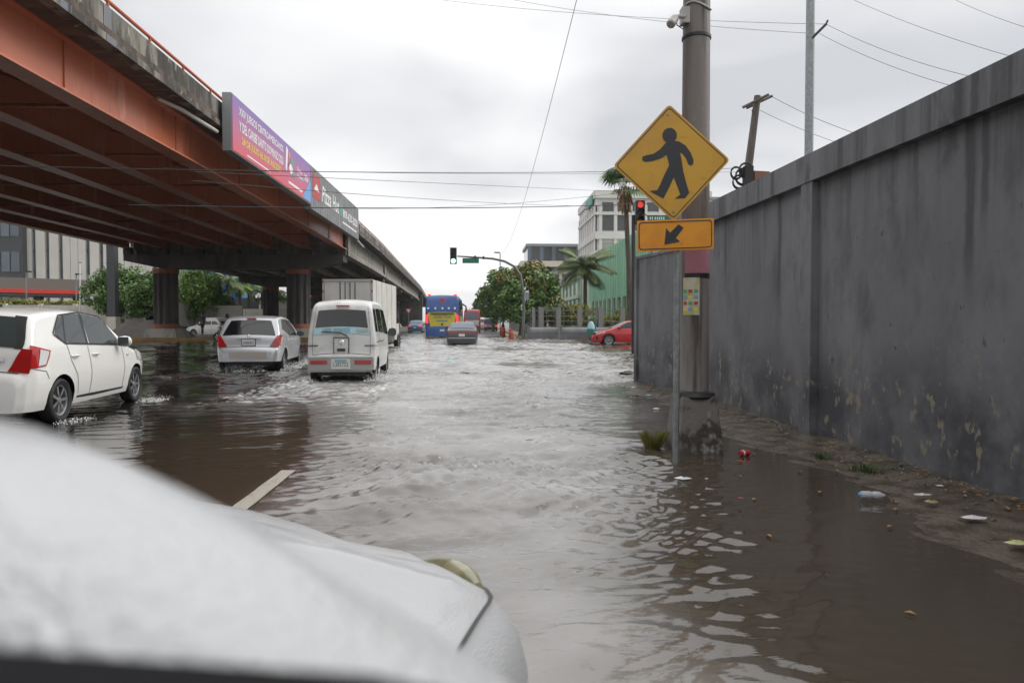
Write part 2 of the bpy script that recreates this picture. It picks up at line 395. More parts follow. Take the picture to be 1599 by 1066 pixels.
for (y0, hw_, zend) in ((-.62, .050, 1.35), (-.78, .035, 1.75), (2.75, .05, 1.2), (4.6, .06, 1.7), (-1.75, .04, 1.6)):
    dist = mth('ABSOLUTE', mth('ADD', mth('SUBTRACT', spx.outputs['Y'], y0), mth('MULTIPLY', wob, .7)))
    msk = mth('MULTIPLY', rng(dist, hw_*1.6, hw_*.5), rng(zw, zend, zend+.7)); msk = mth('MULTIPLY', msk, .75)
    mi = t.nodes.new('ShaderNodeMixRGB'); t.links.new(msk, mi.inputs[0]); t.links.new(src, mi.inputs[1]); mi.inputs[2].default_value = (.040,.042,.046,1); src = mi.outputs[0]
t.links.new(src, b.inputs['Base Color'])
WD = 3.18
wall = thing('boundary_wall', 'tall dark grey painted concrete wall with peeling patches along the right', 'wall', (WX(6), 6, 0))
def wbox(name, y0, y1, dx0, dx1, z0, z1, m='wall_paint', smooth=False):
    mb = MB(); n = 6; rows=[]
    for i in range(n+1):
        y = y0+(y1-y0)*i/n; x = WX(y); rows.append([(x+dx0,y,z0),(x+dx0,y,z1),(x+dx1,y,z1),(x+dx1,y,z0)])
    mb.grid(rows, True); k=len(mb.v); mb.f.append((0,1,2,3)); mb.f.append((k-1,k-2,k-3,k-4)); return mb.build(name, m, wall)
PY = [-3.4, .95, 5.2-.9, 7.75, 11.35]
PY = [-2.6, 2.6, 7.88, 12.25]
for i in range(3):
    wbox('panel', PY[i]+.13, PY[i+1]-.13, 0, .16, -.1, 2.868)
for y in PY: wbox('pilaster', y-.13, y+.13, -.085, .2, -.1, 2.867)
for i in range(3): wbox('coping', PY[i]-.13 if i==0 else PY[i]+.002, PY[i+1] if i<2 else PY[i+1]+.13, -.095, .22, 2.871, WD+.0)
# lower splayed wall that turns the corner
cw = thing('corner_wall', 'lower dark grey wall bending round the street corner behind the sign', 'wall', (3.6,13.5,0))
a = Vector((WX(12.4)+.02, 12.4, 0)); c = gr(993, 599); c.z = 0
d = (c-a); n_ = Vector((d.y,-d.x,0)).normalized()
def cbox(name, q0, q1, o0, o1, z0, z1):
    mb=MB(); p=[a+d*q0+n_*o0, a+d*q1+n_*o0, a+d*q1+n_*o1, a+d*q0+n_*o1]
    mb.poly([(q.x,q.y,z0) for q in p], (0,0,z1-z0)); return mb.build(name,'wall_paint',cw)
cbox('panel', 0, .955, 0, .16, -.1, 2.60); cbox('end_post', .957, 1.01, -.04, .2, -.1, 2.60); cbox('coping', 0, 1.01, -.02, .18, 2.602, 2.66)
mb=MB(); e0=a+d*1.0; mb.box((e0.x+9.1, e0.y+.35, 1.25),(18,.16,2.7)); mb.build('return_wall','wall_paint',cw)

# ================================================================== OVERPASS
layered('orange_steel', (.55,.185,.10), [((.50,.15,.075), .5, (1,.4,1), .4, .6, None, None), ((.28,.08,.045), 2.0, (1,1,.12), .58, .72, None, None), ((.70,.36,.26), 1.4, (1,1,.2), .58, .75, None, None)], rough=.30, bump=.05, bscale=12)
layered('old_concrete', (.24,.225,.19), [((.055,.05,.042), 1.2, (1,.9,.25), .38, .54, None, None), ((.035,.033,.03), 2.2, (1,1.1,.3), .52, .64, None, None), ((.42,.39,.30), 3.1, (1,1,.6), .60, .70, None, None), ((.17,.18,.20), .9, (1,1.3,.12), .56, .62, None, None)], rough=.85, bump=.4, bscale=9)
layered('pale_concrete', (.34,.32,.28), [((.20,.19,.165), 1.1, (1,1.0,.12), .45, .62, None, None), ((.12,.11,.10), 2.4, (1,1,.1), .58, .7, None, None)], rough=.85, bump=.2, bscale=9)
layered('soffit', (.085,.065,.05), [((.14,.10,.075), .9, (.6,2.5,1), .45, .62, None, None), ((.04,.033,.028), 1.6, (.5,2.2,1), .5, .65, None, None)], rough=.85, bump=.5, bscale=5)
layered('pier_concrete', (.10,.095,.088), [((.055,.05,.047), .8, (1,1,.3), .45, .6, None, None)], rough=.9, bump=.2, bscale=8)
mat('rail_orange', (.50,.12,.05), .45)
mat('ring_rust', (.30,.085,.045), .6, col2=(.20,.06,.035), scale=3)
mat('pvc', (.5,.49,.46), .5)
ov = thing('overpass', 'long orange steel and stained concrete road overpass on piers at the left', 'overpass', (-15, 50, 0))
_SY = [-40, 0, 25, 46, 65, 103, 140, 200, 260]; _SX = [-8.1,-8.1,-8.1,-8.38,-8.8,-10.2,-11.6,-14.6,-18.5]
def XP(y): return float(np.interp(y,_SY,_SX))
def DZ(y): return float(np.interp(y,[60,140,260],[0,-.15,-1.2]))
def sweep(name, sec, y0, y1, m, step=6.0, smooth=False, dz=True):
    mb=MB(); k=max(2,int((y1-y0)/step)+1); rows=[]
    for i in range(k):
        y=y0+(y1-y0)*i/(k-1); x=XP(y); zo=DZ(y) if dz else 0; rows.append([(x+p[0],y,p[1]+zo) for p in sec])
    mb.grid(rows,True); n=len(sec); t=len(mb.v); mb.f.append(tuple(range(n))); mb.f.append(tuple(reversed(range(t-n,t))))
    return mb.build(name,m,ov,smooth=smooth)
YB=50.0
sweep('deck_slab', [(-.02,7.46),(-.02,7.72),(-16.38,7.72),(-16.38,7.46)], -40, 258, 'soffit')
for side in (0,-16.4):
    s_=1 if side==0 else -1
    for y0 in range(-40, 256, 8):
        sweep('parapet', [(side,7.40),(side,7.56),(side-.06*s_,7.60),(side-.06*s_,8.22),(side-.28*s_,8.22),(side-.28*s_,7.40)][::s_], y0+.015, y0+7.985, 'old_concrete', step=4)
    mb=MB(); rail=MB()
    for y in np.arange(-40,258,2.0):
        mb.box((XP(y)+side-.12*s_, y, 8.29+DZ(y)),(.05,.05,.16))
    pr=[(XP(y)+side-.12*s_, y, 8.385+DZ(y)) for y in np.arange(-40,258.1,2.0)]
    ro=rail.tube(pr,.045,8).build('handrail','rail_orange',ov,smooth=True)
    if side==0:
        for y in np.arange(14.3,70,2.0):
            MB().box((XP(y)-.12, y, 8.29+DZ(y)),(.05,.05,.16)).build('rail_post','rail_orange',ro)
    else: mb.build('rail_posts','rail_orange',ro)
gx=[-1.0-2.4*i for i in range(7)]
for i,x in enumerate(gx):
    sec=[(x-.26,6.23),(x+.26,6.23),(x+.26,6.28),(x+.012,6.281),(x+.012,7.41),(x+.20,7.411),(x+.20,7.455),(x-.20,7.455),(x-.20,7.411),(x-.012,7.41),(x-.012,6.281),(x-.26,6.28)]
    go=sweep('steel_girder', sec, -40, YB-.35, 'orange_steel')
    if i==0:   # web stiffeners / splice seams
        for y in np.arange(-1,49,5.7):
            MB().box((XP(y)+x+.03,y,6.845),(.035,.02,1.12)).build('stiffener','orange_steel',go)
    sec2=[(x-.3,5.86),(x+.3,5.86),(x+.3,6.1),(x+.1,6.3),(x+.1,7.15),(x+.28,7.3),(x+.28,7.455),(x-.28,7.455),(x-.28,7.3),(x-.1,7.15),(x-.1,6.3),(x-.3,6.1)]
    for y0,y1 in ((50.05,75),(75.05,100),(100.05,125),(125.05,150)):
        cg=sweep('concrete_girder', sec2, y0, y1-.02, 'pale_concrete')
        if i==0 and y0<80:
            for yy in (y0+.35,y1-.4): MB().box((XP(yy)+x+.0,yy,6.66+DZ(yy)),(.62,.7,1.585)).build('end_block','pale_concrete',cg)
for y in np.arange(2.5,50,5.0):
    for i in range(6):
        mb=MB(); xa,xb=XP(y)+gx[i]-.02,XP(y)+gx[i+1]+.02
        mb.tube([(xa,y,6.42),(xb,y,6.42)],.05,6); mb.tube([(xa,y,7.25),(xb,y,7.25)],.05,6); mb.tube([(xa,y,6.45),(xb,y,7.22)],.04,6)
        mb.build('cross_brace','orange_steel',ov)
for yb in (50,75,100,125):
    x0=XP(yb); zo=DZ(yb)
    mb=MB(); zt=5.84+zo if yb>50 else 5.84
    secs=[(x0-.9,zt),(x0-15.6,zt),(x0-15.6,zt-.45),(x0-13.2,zt-.95),(x0-3.2,zt-.95),(x0-.9,zt-.45)]
    mb.poly([(p[0],yb-.75,p[1]) for p in secs],(0,1.5,0)); mb.build('pier_cap','pier_concrete',ov)
    for xx in ((-21.6 if yb==50 else x0-12.6),(-12.6 if yb==50 else x0-3.9)):
        nfl=10; mb=MB(); pr=[]
        for k in range(nfl*4):
            a_=2*math.pi*k/(nfl*4); r_=.80 if (k%4) in (0,1) else .66; pr.append((xx+r_*math.cos(a_),yb+r_*math.sin(a_),-.1))
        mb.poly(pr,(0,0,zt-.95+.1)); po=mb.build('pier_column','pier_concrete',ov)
        MB().lathe([(.84,.78),(.84,1.12),(.80,1.12)],c=(xx,yb,0),n=28).build('painted_ring','ring_rust',po)
        MB().lathe([(.84,zt-1.30),(.84,zt-.97),(.80,zt-.97)],c=(xx,yb,0),n=28).build('painted_ring','ring_rust',po)
        MB().box((xx,yb,.35),(2.6,2.6,.9),taper=.72).build('footing','pale_concrete',po)
    # bearing seat on first cap
    if yb==50:
        for x in gx: MB().box((x0+x,yb-.45,6.035),(.5,.5,.38)).build('bearing','pier_concrete',ov)
mb=MB(); mb.box((XP(152)-8.2,152,3.0),(16.2,1.0,8.2)); mb.build('abutment','pier_concrete',ov)
MB().tube([(-8.75,19.9,7.36),(-8.45,20.7,7.30),(-8.15,22.6,7.18)],.06,8).build('drain_pipe','pvc',ov,smooth=True)
MB().tube([(-8.25,46,6.9),(-8.6,53,6.75)],.07,8).build('drain_pipe','pvc',ov,smooth=True)

# billboards on the parapet -----------------------------------------
bm_=bpy.data.materials.new('poster_gradient'); bm_.use_nodes=True; t=bm_.node_tree; b=t.nodes['Principled BSDF']; b.inputs['Roughness'].default_value=.45
c=t.nodes.new('ShaderNodeTexCoord'); sx=t.nodes.new('ShaderNodeSeparateXYZ'); t.links.new(c.outputs['Object'],sx.inputs[0])
mr=t.nodes.new('ShaderNodeMapRange'); mr.inputs[1].default_value=-.85; mr.inputs[2].default_value=.85; t.links.new(sx.outputs['Z'],mr.inputs[0])
rp=t.nodes.new('ShaderNodeValToRGB'); t.links.new(mr.outputs[0],rp.inputs[0])
rp.color_ramp.elements[0].color=(.62,.10,.12,1); rp.color_ramp.elements[1].color=(.22,.16,.42,1); e=rp.color_ramp.elements.new(.45); e.color=(.46,.14,.26,1)
t.links.new(rp.outputs[0],b.inputs['Base Color']); MATS['poster_gradient']=bm_
mat('poster_white',(.75,.74,.76),.5); mat('poster_yellow',(.72,.58,.10),.5); mat('poster_blue',(.16,.34,.62),.5); mat('poster_green',(.08,.38,.20),.5); mat('poster_orange',(.72,.26,.08),.5); mat('poster_red',(.45,.06,.07),.5)
mat('frame_grey',(.26,.27,.28),.5,.3); mat('slat_grey',(.17,.175,.18),.55,col2=(.22,.225,.23),scale=1.5)
BX=-7.72
bb=thing('billboard','purple to pink games billboard with white and yellow lettering on the overpass','billboard',(BX,27.8,7.53))
y0,y1,z0,z1=22.7,33.0,6.63,8.43
mb=MB(); mb.box((BX-.16,(y0+y1)/2,(z0+z1)/2),(.28,y1-y0,z1-z0)); mb.build('case','frame_grey',bb)
pn=MB(); pn.box((BX-.008,(y0+y1)/2,(z0+z1)/2),(.02,y1-y0-.08,z1-z0-.08)); pn=pn.build('panel','poster_gradient',bb)
xf=BX+.008
def bt(s,y,z,h,wd,m,parent): return text('lettering',s,m,parent,(xf,y,z),(0,1,0),(0,0,1),h,wd,bold=.03)
bt('XXV JUEGOS CENTROAMERICANOS',23.35,7.84,.34,5.1,'poster_white',pn)
bt('Y DEL CARIBE SANTO DOMINGO 2026',23.35,7.41,.34,5.1,'poster_white',pn)
bt('24 DE JULIO AL 8 DE AGOSTO',23.6,6.97,.31,4.5,'poster_yellow',pn)
MB().box((xf,25.4,6.80),(.006,2.6,.05)).build('small_print','poster_white',pn)
def flat(name,pts,m,parent,x=xf,dx=.004): return MB().poly([(x,p[0],p[1]) for p in pts],(dx,0,0)).build(name,m,parent)
flat('torch',[(28.75,7.35),(28.95,7.3),(29.15,8.15),(28.95,8.3),(28.85,8.2)],'poster_white',pn)
def blob(cy,cz,ry,rz,m,k=14,ph=0): return flat('emblem_petal',[(cy+ry*math.cos(2*math.pi*i/k+ph)*(1+.2*math.sin(3*i)),cz+rz*math.sin(2*math.pi*i/k+ph)) for i in range(k)],m,pn,x=xf+.004*random.random())
blob(29.35,8.0,.14,.13,'poster_orange'); blob(29.72,7.82,.22,.15,'poster_green'); blob(29.55,7.5,.28,.2,'poster_white'); blob(30.0,7.35,.2,.12,'poster_green',ph=.4); blob(29.3,7.6,.12,.12,'poster_red')
bt('Santo',30.6,7.62,.22,.8,'poster_white',pn); bt('Domingo',30.6,7.36,.2,1.0,'poster_white',pn); bt('2026',31.8,7.5,.3,.7,'poster_white',pn)
MB().box((xf,30.3,6.92),(.006,2.2,.10)).build('small_print','poster_white',pn)
flat('blue_corner',[(31.4,6.70),(32.94,6.70),(32.94,7.75)],'poster_blue',pn)
b2=thing('billboard','grey ribbed billboard with a red square and phone number on the overpass','billboard',(BX,39.4,7.45))
y0,y1,z0,z1=33.03,45.8,6.45,8.43
MB().box((BX-.16,(y0+y1)/2,(z0+z1)/2),(.26,y1-y0,z1-z0)).build('case','frame_grey',b2)
k=26
for i in range(k):
    ya=y0+(y1-y0)*i/k; MB().box((BX-.015,ya+(y1-y0)/k/2,(z0+z1)/2),(.02,(y1-y0)/k-.035,z1-z0-.02)).build('slat','slat_grey',b2)
flat('logo_square',[(33.35,7.05),(34.9,7.05),(34.9,8.15),(33.35,8.15)],'poster_red',b2,x=BX+.003)
flat('logo_roof',[(33.6,7.45),(34.65,7.45),(34.12,7.78)],'poster_white',b2,x=BX+.009)
text('lettering','Pizza Hut','poster_white',b2,(BX+.004,35.3,7.15),(0,1,0),(0,0,1),.80,4.2,shear=.2,bold=.02)
text('lettering','809-620-2020','poster_white',b2,(BX+.004,40.6,7.15),(0,1,0),(0,0,1),.5,4.7,bold=.03)
flat('phone_mark',[(39.8,7.15),(40.3,7.15),(40.3,7.75),(39.8,7.75)],'poster_green',b2,x=BX+.003)
MB().box((BX+.004,42.7,6.86),(.006,4.5,.10)).build('small_print','poster_white',b2)

# ================================================================== SIGN, POLE, SIGNALS
layered('sign_yellow',(.58,.315,.022),[((.50,.26,.03),2.5,(1,1,1),.45,.65,None,None),((.40,.21,.035),9,(1,1,3),.63,.7,None,None)],rough=.38,bump=.03)
layered('sign_orange',(.72,.29,.010),[((.60,.22,.012),3,(1,1,1),.45,.65,None,None),((.30,.13,.02),14,(1,1,1),.66,.72,None,None)],rough=.35,bump=.03)
mat('sign_black',(.022,.024,.028),.45)
sp_=gr(1056,722); sg=thing('crossing_sign','yellow diamond pedestrian crossing sign with orange arrow plate on a grey post','road sign',(sp_.x,sp_.y,0))
SX,SY=sp_.x,sp_.y
mb=MB(); mb.poly([(SX-.03,SY+.02,-.12),(SX+.03,SY+.02,-.12),(SX+.03,SY+.012,-.12),(SX+.012,SY-.012,-.12),(SX-.012,SY-.012,-.12),(SX-.03,SY+.012,-.12)],(0,0,3.2)); mb.build('post','steel_galv',sg)
dc=at(1048.5,254.5,SY-.03); tl=R(2.6)
def dm(u,v,y,yw=R(-4)):   # sign-plane coords -> world
    uu=u*math.cos(tl)-v*math.sin(tl); vv=u*math.sin(tl)+v*math.cos(tl)
    return (dc.x+uu*math.cos(yw), y+uu*math.sin(yw), dc.z+vv)
def dpoly(name,pts,y,dy,m,parent): return MB().poly([dm(p[0],p[1],y) for p in pts],(0,dy,0)).build(name,m,parent)
def rdiam(h,r=.035):
    o=[]
    for k in range(4):
        a0=k*math.pi/2; cx_,cy_=(h-r*1.41)*math.cos(a0),(h-r*1.41)*math.sin(a0)
        for j in (-2,-1,0,1,2): o.append((cx_+r*math.cos(a0+j*math.pi/8),cy_+r*math.sin(a0+j*math.pi/8)))
    return o
hd=.535
pl=dpoly('diamond_plate',rdiam(hd),SY-.03,.004,'sign_yellow',sg)
ring=MB(); o1=rdiam(hd*.952,.03); o2=rdiam(hd*.93,.026); ring.grid([[dm(p[0],p[1],SY-.0325) for p in o1],[dm(p[0],p[1],SY-.0325) for p in o2]],True); ring.build('border','sign_black',pl)
# pictogram (units: px of the source zoom -> metres), head and walking body
sc_=.535*2/715.0
def pc(x,y): return ((x-430)*sc_, (412-y)*sc_)
fig=[(398,290),(445,278),(480,284),(520,312),(548,355),(564,400),(562,425),(548,434),(532,424),(520,390),(502,362),(484,350),(492,400),(500,470),(520,560),(531,600),(505,630),(442,630),(470,612),(476,604),(462,560),(440,500),(410,560),(372,626),(290,576),(336,574),(352,548),(385,480),(416,425),(402,360),(370,380),(320,394),(272,398),(252,388),(254,366),(276,358),(320,352),(362,328)]
mb=MB(); mb.poly([dm(*pc(*p),SY-.034) for p in fig],(0,.0025,0)); mb.build('pictogram','sign_black',pl)
mb=MB(); mb.poly([dm(*pc(425+44*math.cos(i*math.pi/10),245+46*math.sin(i*math.pi/10)),SY-.0345) for i in range(20)],(0,.0025,0)); mb.build('pictogram_head','sign_black',pl)
for p in ((420,116),(432,710)):
    q=dm(*pc(*p),SY-.035); MB().lathe([(.0,-.003),(.009,-.003),(.011,.004)],axis='y',c=q,n=10).build('bolt','steel_galv',pl)
ac=at(1054,367,SY-.035)
def am(u,v,y): return (ac.x+u*math.cos(R(-3)), y+u*math.sin(R(-3))-.012*abs(u)/.35, ac.z+v+u*.035)
W2,H2=.352,.142
mb=MB(); rows=[]
for yy in (SY-.035,SY-.031): pass
pts=[(-W2,-H2),(0,-H2),(W2,-H2),(W2,H2),(0,H2),(-W2,H2)]
f_=[am(u,v,SY-.035) for u,v in pts]; k_=[am(u,v,SY-.031) for u,v in pts]
mb.add(f_+k_,[(0,1,4,5),(1,2,3,4),(6,11,10,7),(7,10,9,8)]+[(i,(i+1)%6,6+(i+1)%6,6+i) for i in range(6)]); ap=mb.build('arrow_plate','sign_orange',sg)
def rrect(a,b,r):
    o=[]
    for cx_,cy_,a0 in ((a-r,b-r,0),(-a+r,b-r,90),(-a+r,-b+r,180),(a-r,-b+r,270)):
        for j in range(4): o.append((cx_+r*math.cos(R(a0+30*j)),cy_+r*math.sin(R(a0+30*j))))
    return o
mb=MB(); mb.grid([[am(u,v,SY-.0375) for u,v in rrect(W2*.955,H2*.89,.03)],[am(u,v,SY-.0375) for u,v in rrect(W2*.93,H2*.83,.024)]],True); mb.build('border','sign_black',ap)
arr=[(-.093,-.085),(.05,-.065),(.012,-.03),(.072,.05),(.035,.082),(-.045,.02),(-.075,.052)]
arr=[(-.098,-.085),(.047,-.062),(.008,-.028),(.078,.062),(.032,.097),(-.048,.022),(-.082,.066)]
mb=MB(); mb.poly([am(u,v,SY-.038) for u,v in arr],(0,.002,0)); mb.build('arrow','sign_black',ap)

pp=gr(1095,709); PX_,PY_=pp.x,pp.y+.26
layered('pole_paint',(.165,.145,.135),[((.10,.082,.075),1.5,(2,2,.15),.42,.6,None,None),((.235,.225,.215),1.0,(1,1,.2),.40,.6,2.2,1.6),((.06,.045,.038),4,(2,2,.12),.56,.66,None,None),((.27,.26,.25),6,(1,1,.5),.62,.72,None,None)],rough=.5,bump=.15,bscale=20)
layered('plinth',(.17,.155,.14),[((.05,.043,.036),2.6,(1,1,.8),.46,.52,None,None),((.30,.29,.27),4,(1,1,.8),.58,.66,None,None)],rough=.55,bump=.5,bscale=18)
pole=thing('utility_pole','thick brown grey street pole on a concrete plinth behind the yellow sign','pole',(PX_,PY_,0))
MB().lathe([(.16,.50),(.150,.55),(.146,1.5),(.14,3.0),(.132,5.0),(.11,9.5),(.0,9.5)],c=(PX_,PY_,0),n=28).build('shaft','pole_paint',pole,smooth=True)
MB().box((PX_,PY_,.19),(.50,.50,.74),rz=.06,taper=.70).build('plinth','plinth',pole)
MB().lathe([(.15,.535),(.20,.535),(.215,.56),(.20,.60),(.15,.61)],c=(PX_,PY_,0),n=24).build('collar','dark_metal',pole,smooth=True)
for z in (2.86,2.93,4.16): MB().lathe([(.134,z),(.146,z),(.146,z+.028),(.134,z+.028)],c=(PX_,PY_,0),n=24).build('strap','black',pole)
mat('poster_pink',(.36,.15,.20),.7,col2=(.24,.13,.155),scale=5,lo=.5,hi=.65); mat('paper_lime',(.40,.44,.16),.7,col2=(.55,.54,.44),scale=9); mat('paper_white',(.55,.54,.47),.7)
def wrap(name,a0,a1,z0,z1,r,m,parent):
    mb=MB(); mb.grid([[(PX_+r*math.cos(R(q)),PY_+r*math.sin(R(q)),z) for q in np.linspace(a0,a1,9)] for z in (z0,z1)]); return mb.build(name,m,parent,smooth=True)
po=tag(wrap('pink_poster',212,350,1.80,2.10,.147,'poster_pink',None),'faded pink paper poster wrapped round the thick street pole','poster')
wrap('tape_band',212,350,1.75,1.80,.148,'black',po)
po=tag(wrap('paper_flyer',205,272,1.38,1.755,.151,'paper_lime',None),'pale flyer with rows of coloured blocks on the street pole','flyer')
cols=['poster_red','poster_yellow','poster_green','poster_blue']
for j in range(4):
    for i in range(3): wrap('print_block',209+21*i,224+21*i,1.42+.06*j,1.455+.06*j,.1525,cols[(i*2+j*3+1)%4],po)
# surveillance camera
cc=at(1066,22,PY_-.1); cv=thing('security_camera','small grey security camera on the street pole near the top','camera',cc)
mat('cam_grey',(.38,.37,.35),.5)
MB().box((cc.x+.045,cc.y+.06,cc.z),(.09,.11,.16)).build('junction_box','cam_grey',cv)
MB().tube([(cc.x+.03,cc.y+.02,cc.z-.02),(cc.x-.05,cc.y-.01,cc.z-.03),(cc.x-.09,cc.y-.02,cc.z-.07)],.022,8).build('arm','cam_grey',cv,smooth=True)
e_=Vector((cc.x-.08,cc.y-.02,cc.z-.05)); f2=Vector((cc.x-.15,cc.y-.10,cc.z-.15))
MB().tube([e_,e_.lerp(f2,.1),e_.lerp(f2,.9),f2],[.03,.042,.046,.036],12).build('housing','cam_grey',cv,smooth=True)
MB().tube([(cc.x+.02,cc.y,cc.z-.08),(cc.x,cc.y-.02,cc.z-.16),(cc.x-.06,cc.y-.02,cc.z-.12),(cc.x-.08,cc.y,cc.z-.05)],.006,5).build('lead','black',cv)
MB().tube([(PX_+.14*math.cos(a_)*1.0,PY_+.14*math.sin(a_),4.46+.03*math.sin(2*a_)) for a_ in np.linspace(3.3,6.1,12)],.010,5).build('white_cable','cam_grey',pole)

# rear utility poles
q=at(1263,240,22); up=thing('utility_pole','tall slim grey steel pole rising behind the wall','pole',(q.x,22,0))
mb=MB(); mb.poly([(q.x+.13*math.cos(a_),22+.13*math.sin(a_),-.3) for a_ in np.arange(8)*math.pi/4+.39],(0,0,15.3)); mb.build('shaft','steel_galv',up)
p1=at(1268,60,21.9); p2=at(1290,38,21.9); armA=p2.copy()
MB().tube([p1,p2],.045,6).build('arm','dark_metal',up); MB().tube([p2,p2+Vector((.05,0,.12))],.03,6).build('insulator','dark_metal',up)
mat('wood_pole',(.14,.12,.10),.85,col2=(.09,.075,.065),scale=3,stretch=(3,3,.3))
q1=at(1160,330,26); q2=at(1183,150,26); up2=thing('utility_pole','leaning wooden pole with crossarm and cable coils behind the wall','pole',(q1.x,26,0))
bt_=q1+(q1-q2)*1.5
MB().tube([bt_,q1,q2],[.2,.16,.12],10).build('shaft','wood_pole',up2,smooth=True)
c1=at(1160,168,25.8); c2=at(1200,148,25.8); MB().tube([c1,c2],.055,6).build('crossarm','wood_pole',up2)
MB().tube([at(1166,169,26.2),at(1206,150,26.2)],.05,6).build('crossarm','wood_pole',up2)
MB().tube([at(1174,172,25.9),at(1181,180,25.9)],.03,5).build('brace','wood_pole',up2)
for (a_,b_,r_) in ((1150,270,9),(1165,266,11),(1154,284,10),(1170,282,9),(1160,276,12)):
    ct=at(a_,b_,25.6); rr=r_*25.6/FPX
    for k in range(2): MB().tube([ct+Vector((rr*(1-.08*k)*math.cos(h_),.05*k,rr*(1+.1*k)*math.sin(h_))) for h_ in np.linspace(0,6.28,15)],.035,5).build('cable_coil','black_rubber',up2)
mat('rust_box',(.22,.10,.06),.8)
ct=at(1186,276,25.7); MB().box(ct,(.62,.35,.34),rz=.2).build('equipment_box','rust_box',up2)
ct=at(1168,275,25.5); MB().box(ct,(.30,.3,.7)).build('splice_case','black_rubber',up2)

# overhead lines
def cable(a_,b_,sag,r_,label):
    a_,b_=Vector(a_),Vector(b_); pts=[]
    for i in range(25):
        q=i/24; p=a_.lerp(b_,q); p.z-=sag*4*q*(1-q); pts.append(p)
    o=MB().tube(pts,r_*.5,5).build('overhead_cable','black_rubber'); tag(o,label,'cable','overhead cables'); return o
cable(at(908,-30,14),at(781,394,75),1.5,.014,'single cable slanting down the sky toward the far lamp')
cable(at(-40,258,12.2),at(1166,262,25.6),.15,.016,'upper level cable crossing in front of the overpass and billboards')
cable(at(250,262,18),at(1166,268,25.6),.12,.009,'thin cable just below the upper level cable')
cable(at(300,268,18.5),at(980,300,45),.0,.016,'cable running from the overpass down toward the white tower')
cable(at(300,282,18.5),at(980,322,45),.2,.016,'faint lower cable running from the overpass toward the fan palm')
cable(at(200,320,17.0),at(1010,318,28),.12,.026,'thick black cable strung level across the street')
cable(at(560,326,30),at(1010,296,28),.2,.012,'thin cable rising gently to the right over the office blocks')
cable(at(655,-4,30),armA,.2,.013,'upper cable from top centre to the slim steel pole')
cable(at(780,-4,30),armA+Vector((-.25,0,-.3)),.2,.013,'lower cable from top centre to the slim steel pole')
cable(armA,at(1620,140,16),.25,.012,'cable leaving the slim steel pole toward the right edge')
cable(armA+Vector((-.2,0,-.3)),at(1620,165,16),.25,.012,'lower cable leaving the slim steel pole toward the right')
cable(at(1320,-6,24),at(1640,105,16),.15,.012,'cable high in the upper right corner, nearer of two')
cable(at(1480,-6,24),at(1660,60,16),.1,.012,'topmost short cable in the upper right corner')
cable(c2,at(1420,232,22),.2,.016,'cable from crossarm tip dropping behind the grey wall')
cable(at(1186,172,26),at(1400,250,22),.15,.014,'lower cable from the leaning pole dropping behind the wall')

# main traffic signal
mat('fence_dark', (.13,.135,.135), .5, .3)
def signal_head(parent,c,w_,h_,lit,name='signal_head',face=-1):
    mb=MB(); mb.box((c.x,c.y,c.z),(w_,.22,h_)); hd_=mb.build(name,'black',parent)
    for k,col in enumerate(('red','amber','green')):
        z=c.z+h_*(.32-.32*k); r_=w_*.34
        m='green_lit' if (col=='green' and lit=='green') else ('red_signal' if (col=='red' and lit=='red') else 'dark_metal')
        MB().lathe([(0,-.13),(r_*.7,-.125),(r_,-.112)],axis='y',c=(c.x,c.y,z),n=18).build('lens',m,hd_,smooth=True)
        mb=MB(); rows=[]
        for yy in (-.11,-.32):
            rows.append([(c.x+r_*1.12*math.cos(a_),c.y+yy+(.06*(1-math.sin(a_)) if yy<-.2 else 0),z+r_*1.12*math.sin(a_)) for a_ in np.linspace(-.3,math.pi+.3,13)])
        mb.grid(rows); mb.build('visor','black',hd_,smooth=True)
    return hd_
b0=at(817,529,50.5); ts=thing('traffic_signal','green traffic light on a long curved mast arm over the street','traffic light',(b0.x,50.5,0))
pts=[(b0.x,50.5,-.1),(b0.x,50.5,1.2)]+[tuple(at(*p,50.5)) for p in ((818,480),(817,455),(813,430),(803,416),(788,408),(770,404),(745,402),(714,400))]
MB().tube(pts,[.15,.12,.11,.10,.095,.09,.085,.08,.07,.05],10).build('mast','fence_dark',ts,smooth=True)
hc=at(708,399.5,50.4); signal_head(ts,hc,.46,1.14,'green')
mat('street_green',(.012,.15,.09),.45)
gc=at(735,407,50.4); gp=MB(); gp.box((gc.x,gc.y,gc.z),(1.16,.03,.36)); gp=gp.build('street_name_plate','street_green',ts)
for p in ((755,402.5),(742,401.5)): q=at(*p,50.45); MB().box(q,(.12,.14,.22)).build('bracket','dark_metal',ts)
bx_=at(822,462,50.3); MB().box(bx_,(.35,.3,.55)).build('control_box','steel_galv',ts)
# nearer red signal
b0=at(989,545,28); t2=thing('traffic_signal','red traffic light partly hidden behind the yellow crossing sign','traffic light',(b0.x,28,0))
tp=at(989,352,28); MB().tube([(b0.x,28,-.1),tp,tp+Vector((0,0,.4))],.075,8).build('post','dark_metal',t2,smooth=True)
hc=at(999,332,27.8); signal_head(t2,hc,.36,.92,'red')
MB().tube([tp+Vector((0,0,.3)),hc+Vector((0,.2,0))],.03,6).build('bracket','dark_metal',t2)
gc=at(1027,341,27.9); gp=MB(); gp.box((gc.x,gc.y,gc.z),(.75,.03,.22)); gp=gp.build('street_name_plate','street_green',t2)
for k_ in range(7): MB().box((gc.x-.30+k_*.085+(.03 if k_>1 else 0),gc.y-.02,gc.z),(.045,.006,.11)).build('lettering_stroke','poster_white',gp)
MB().tube([hc+Vector((.18,.1,0)),gc+Vector((-.3,.03,0))],.02,5).build('bracket','dark_metal',t2)
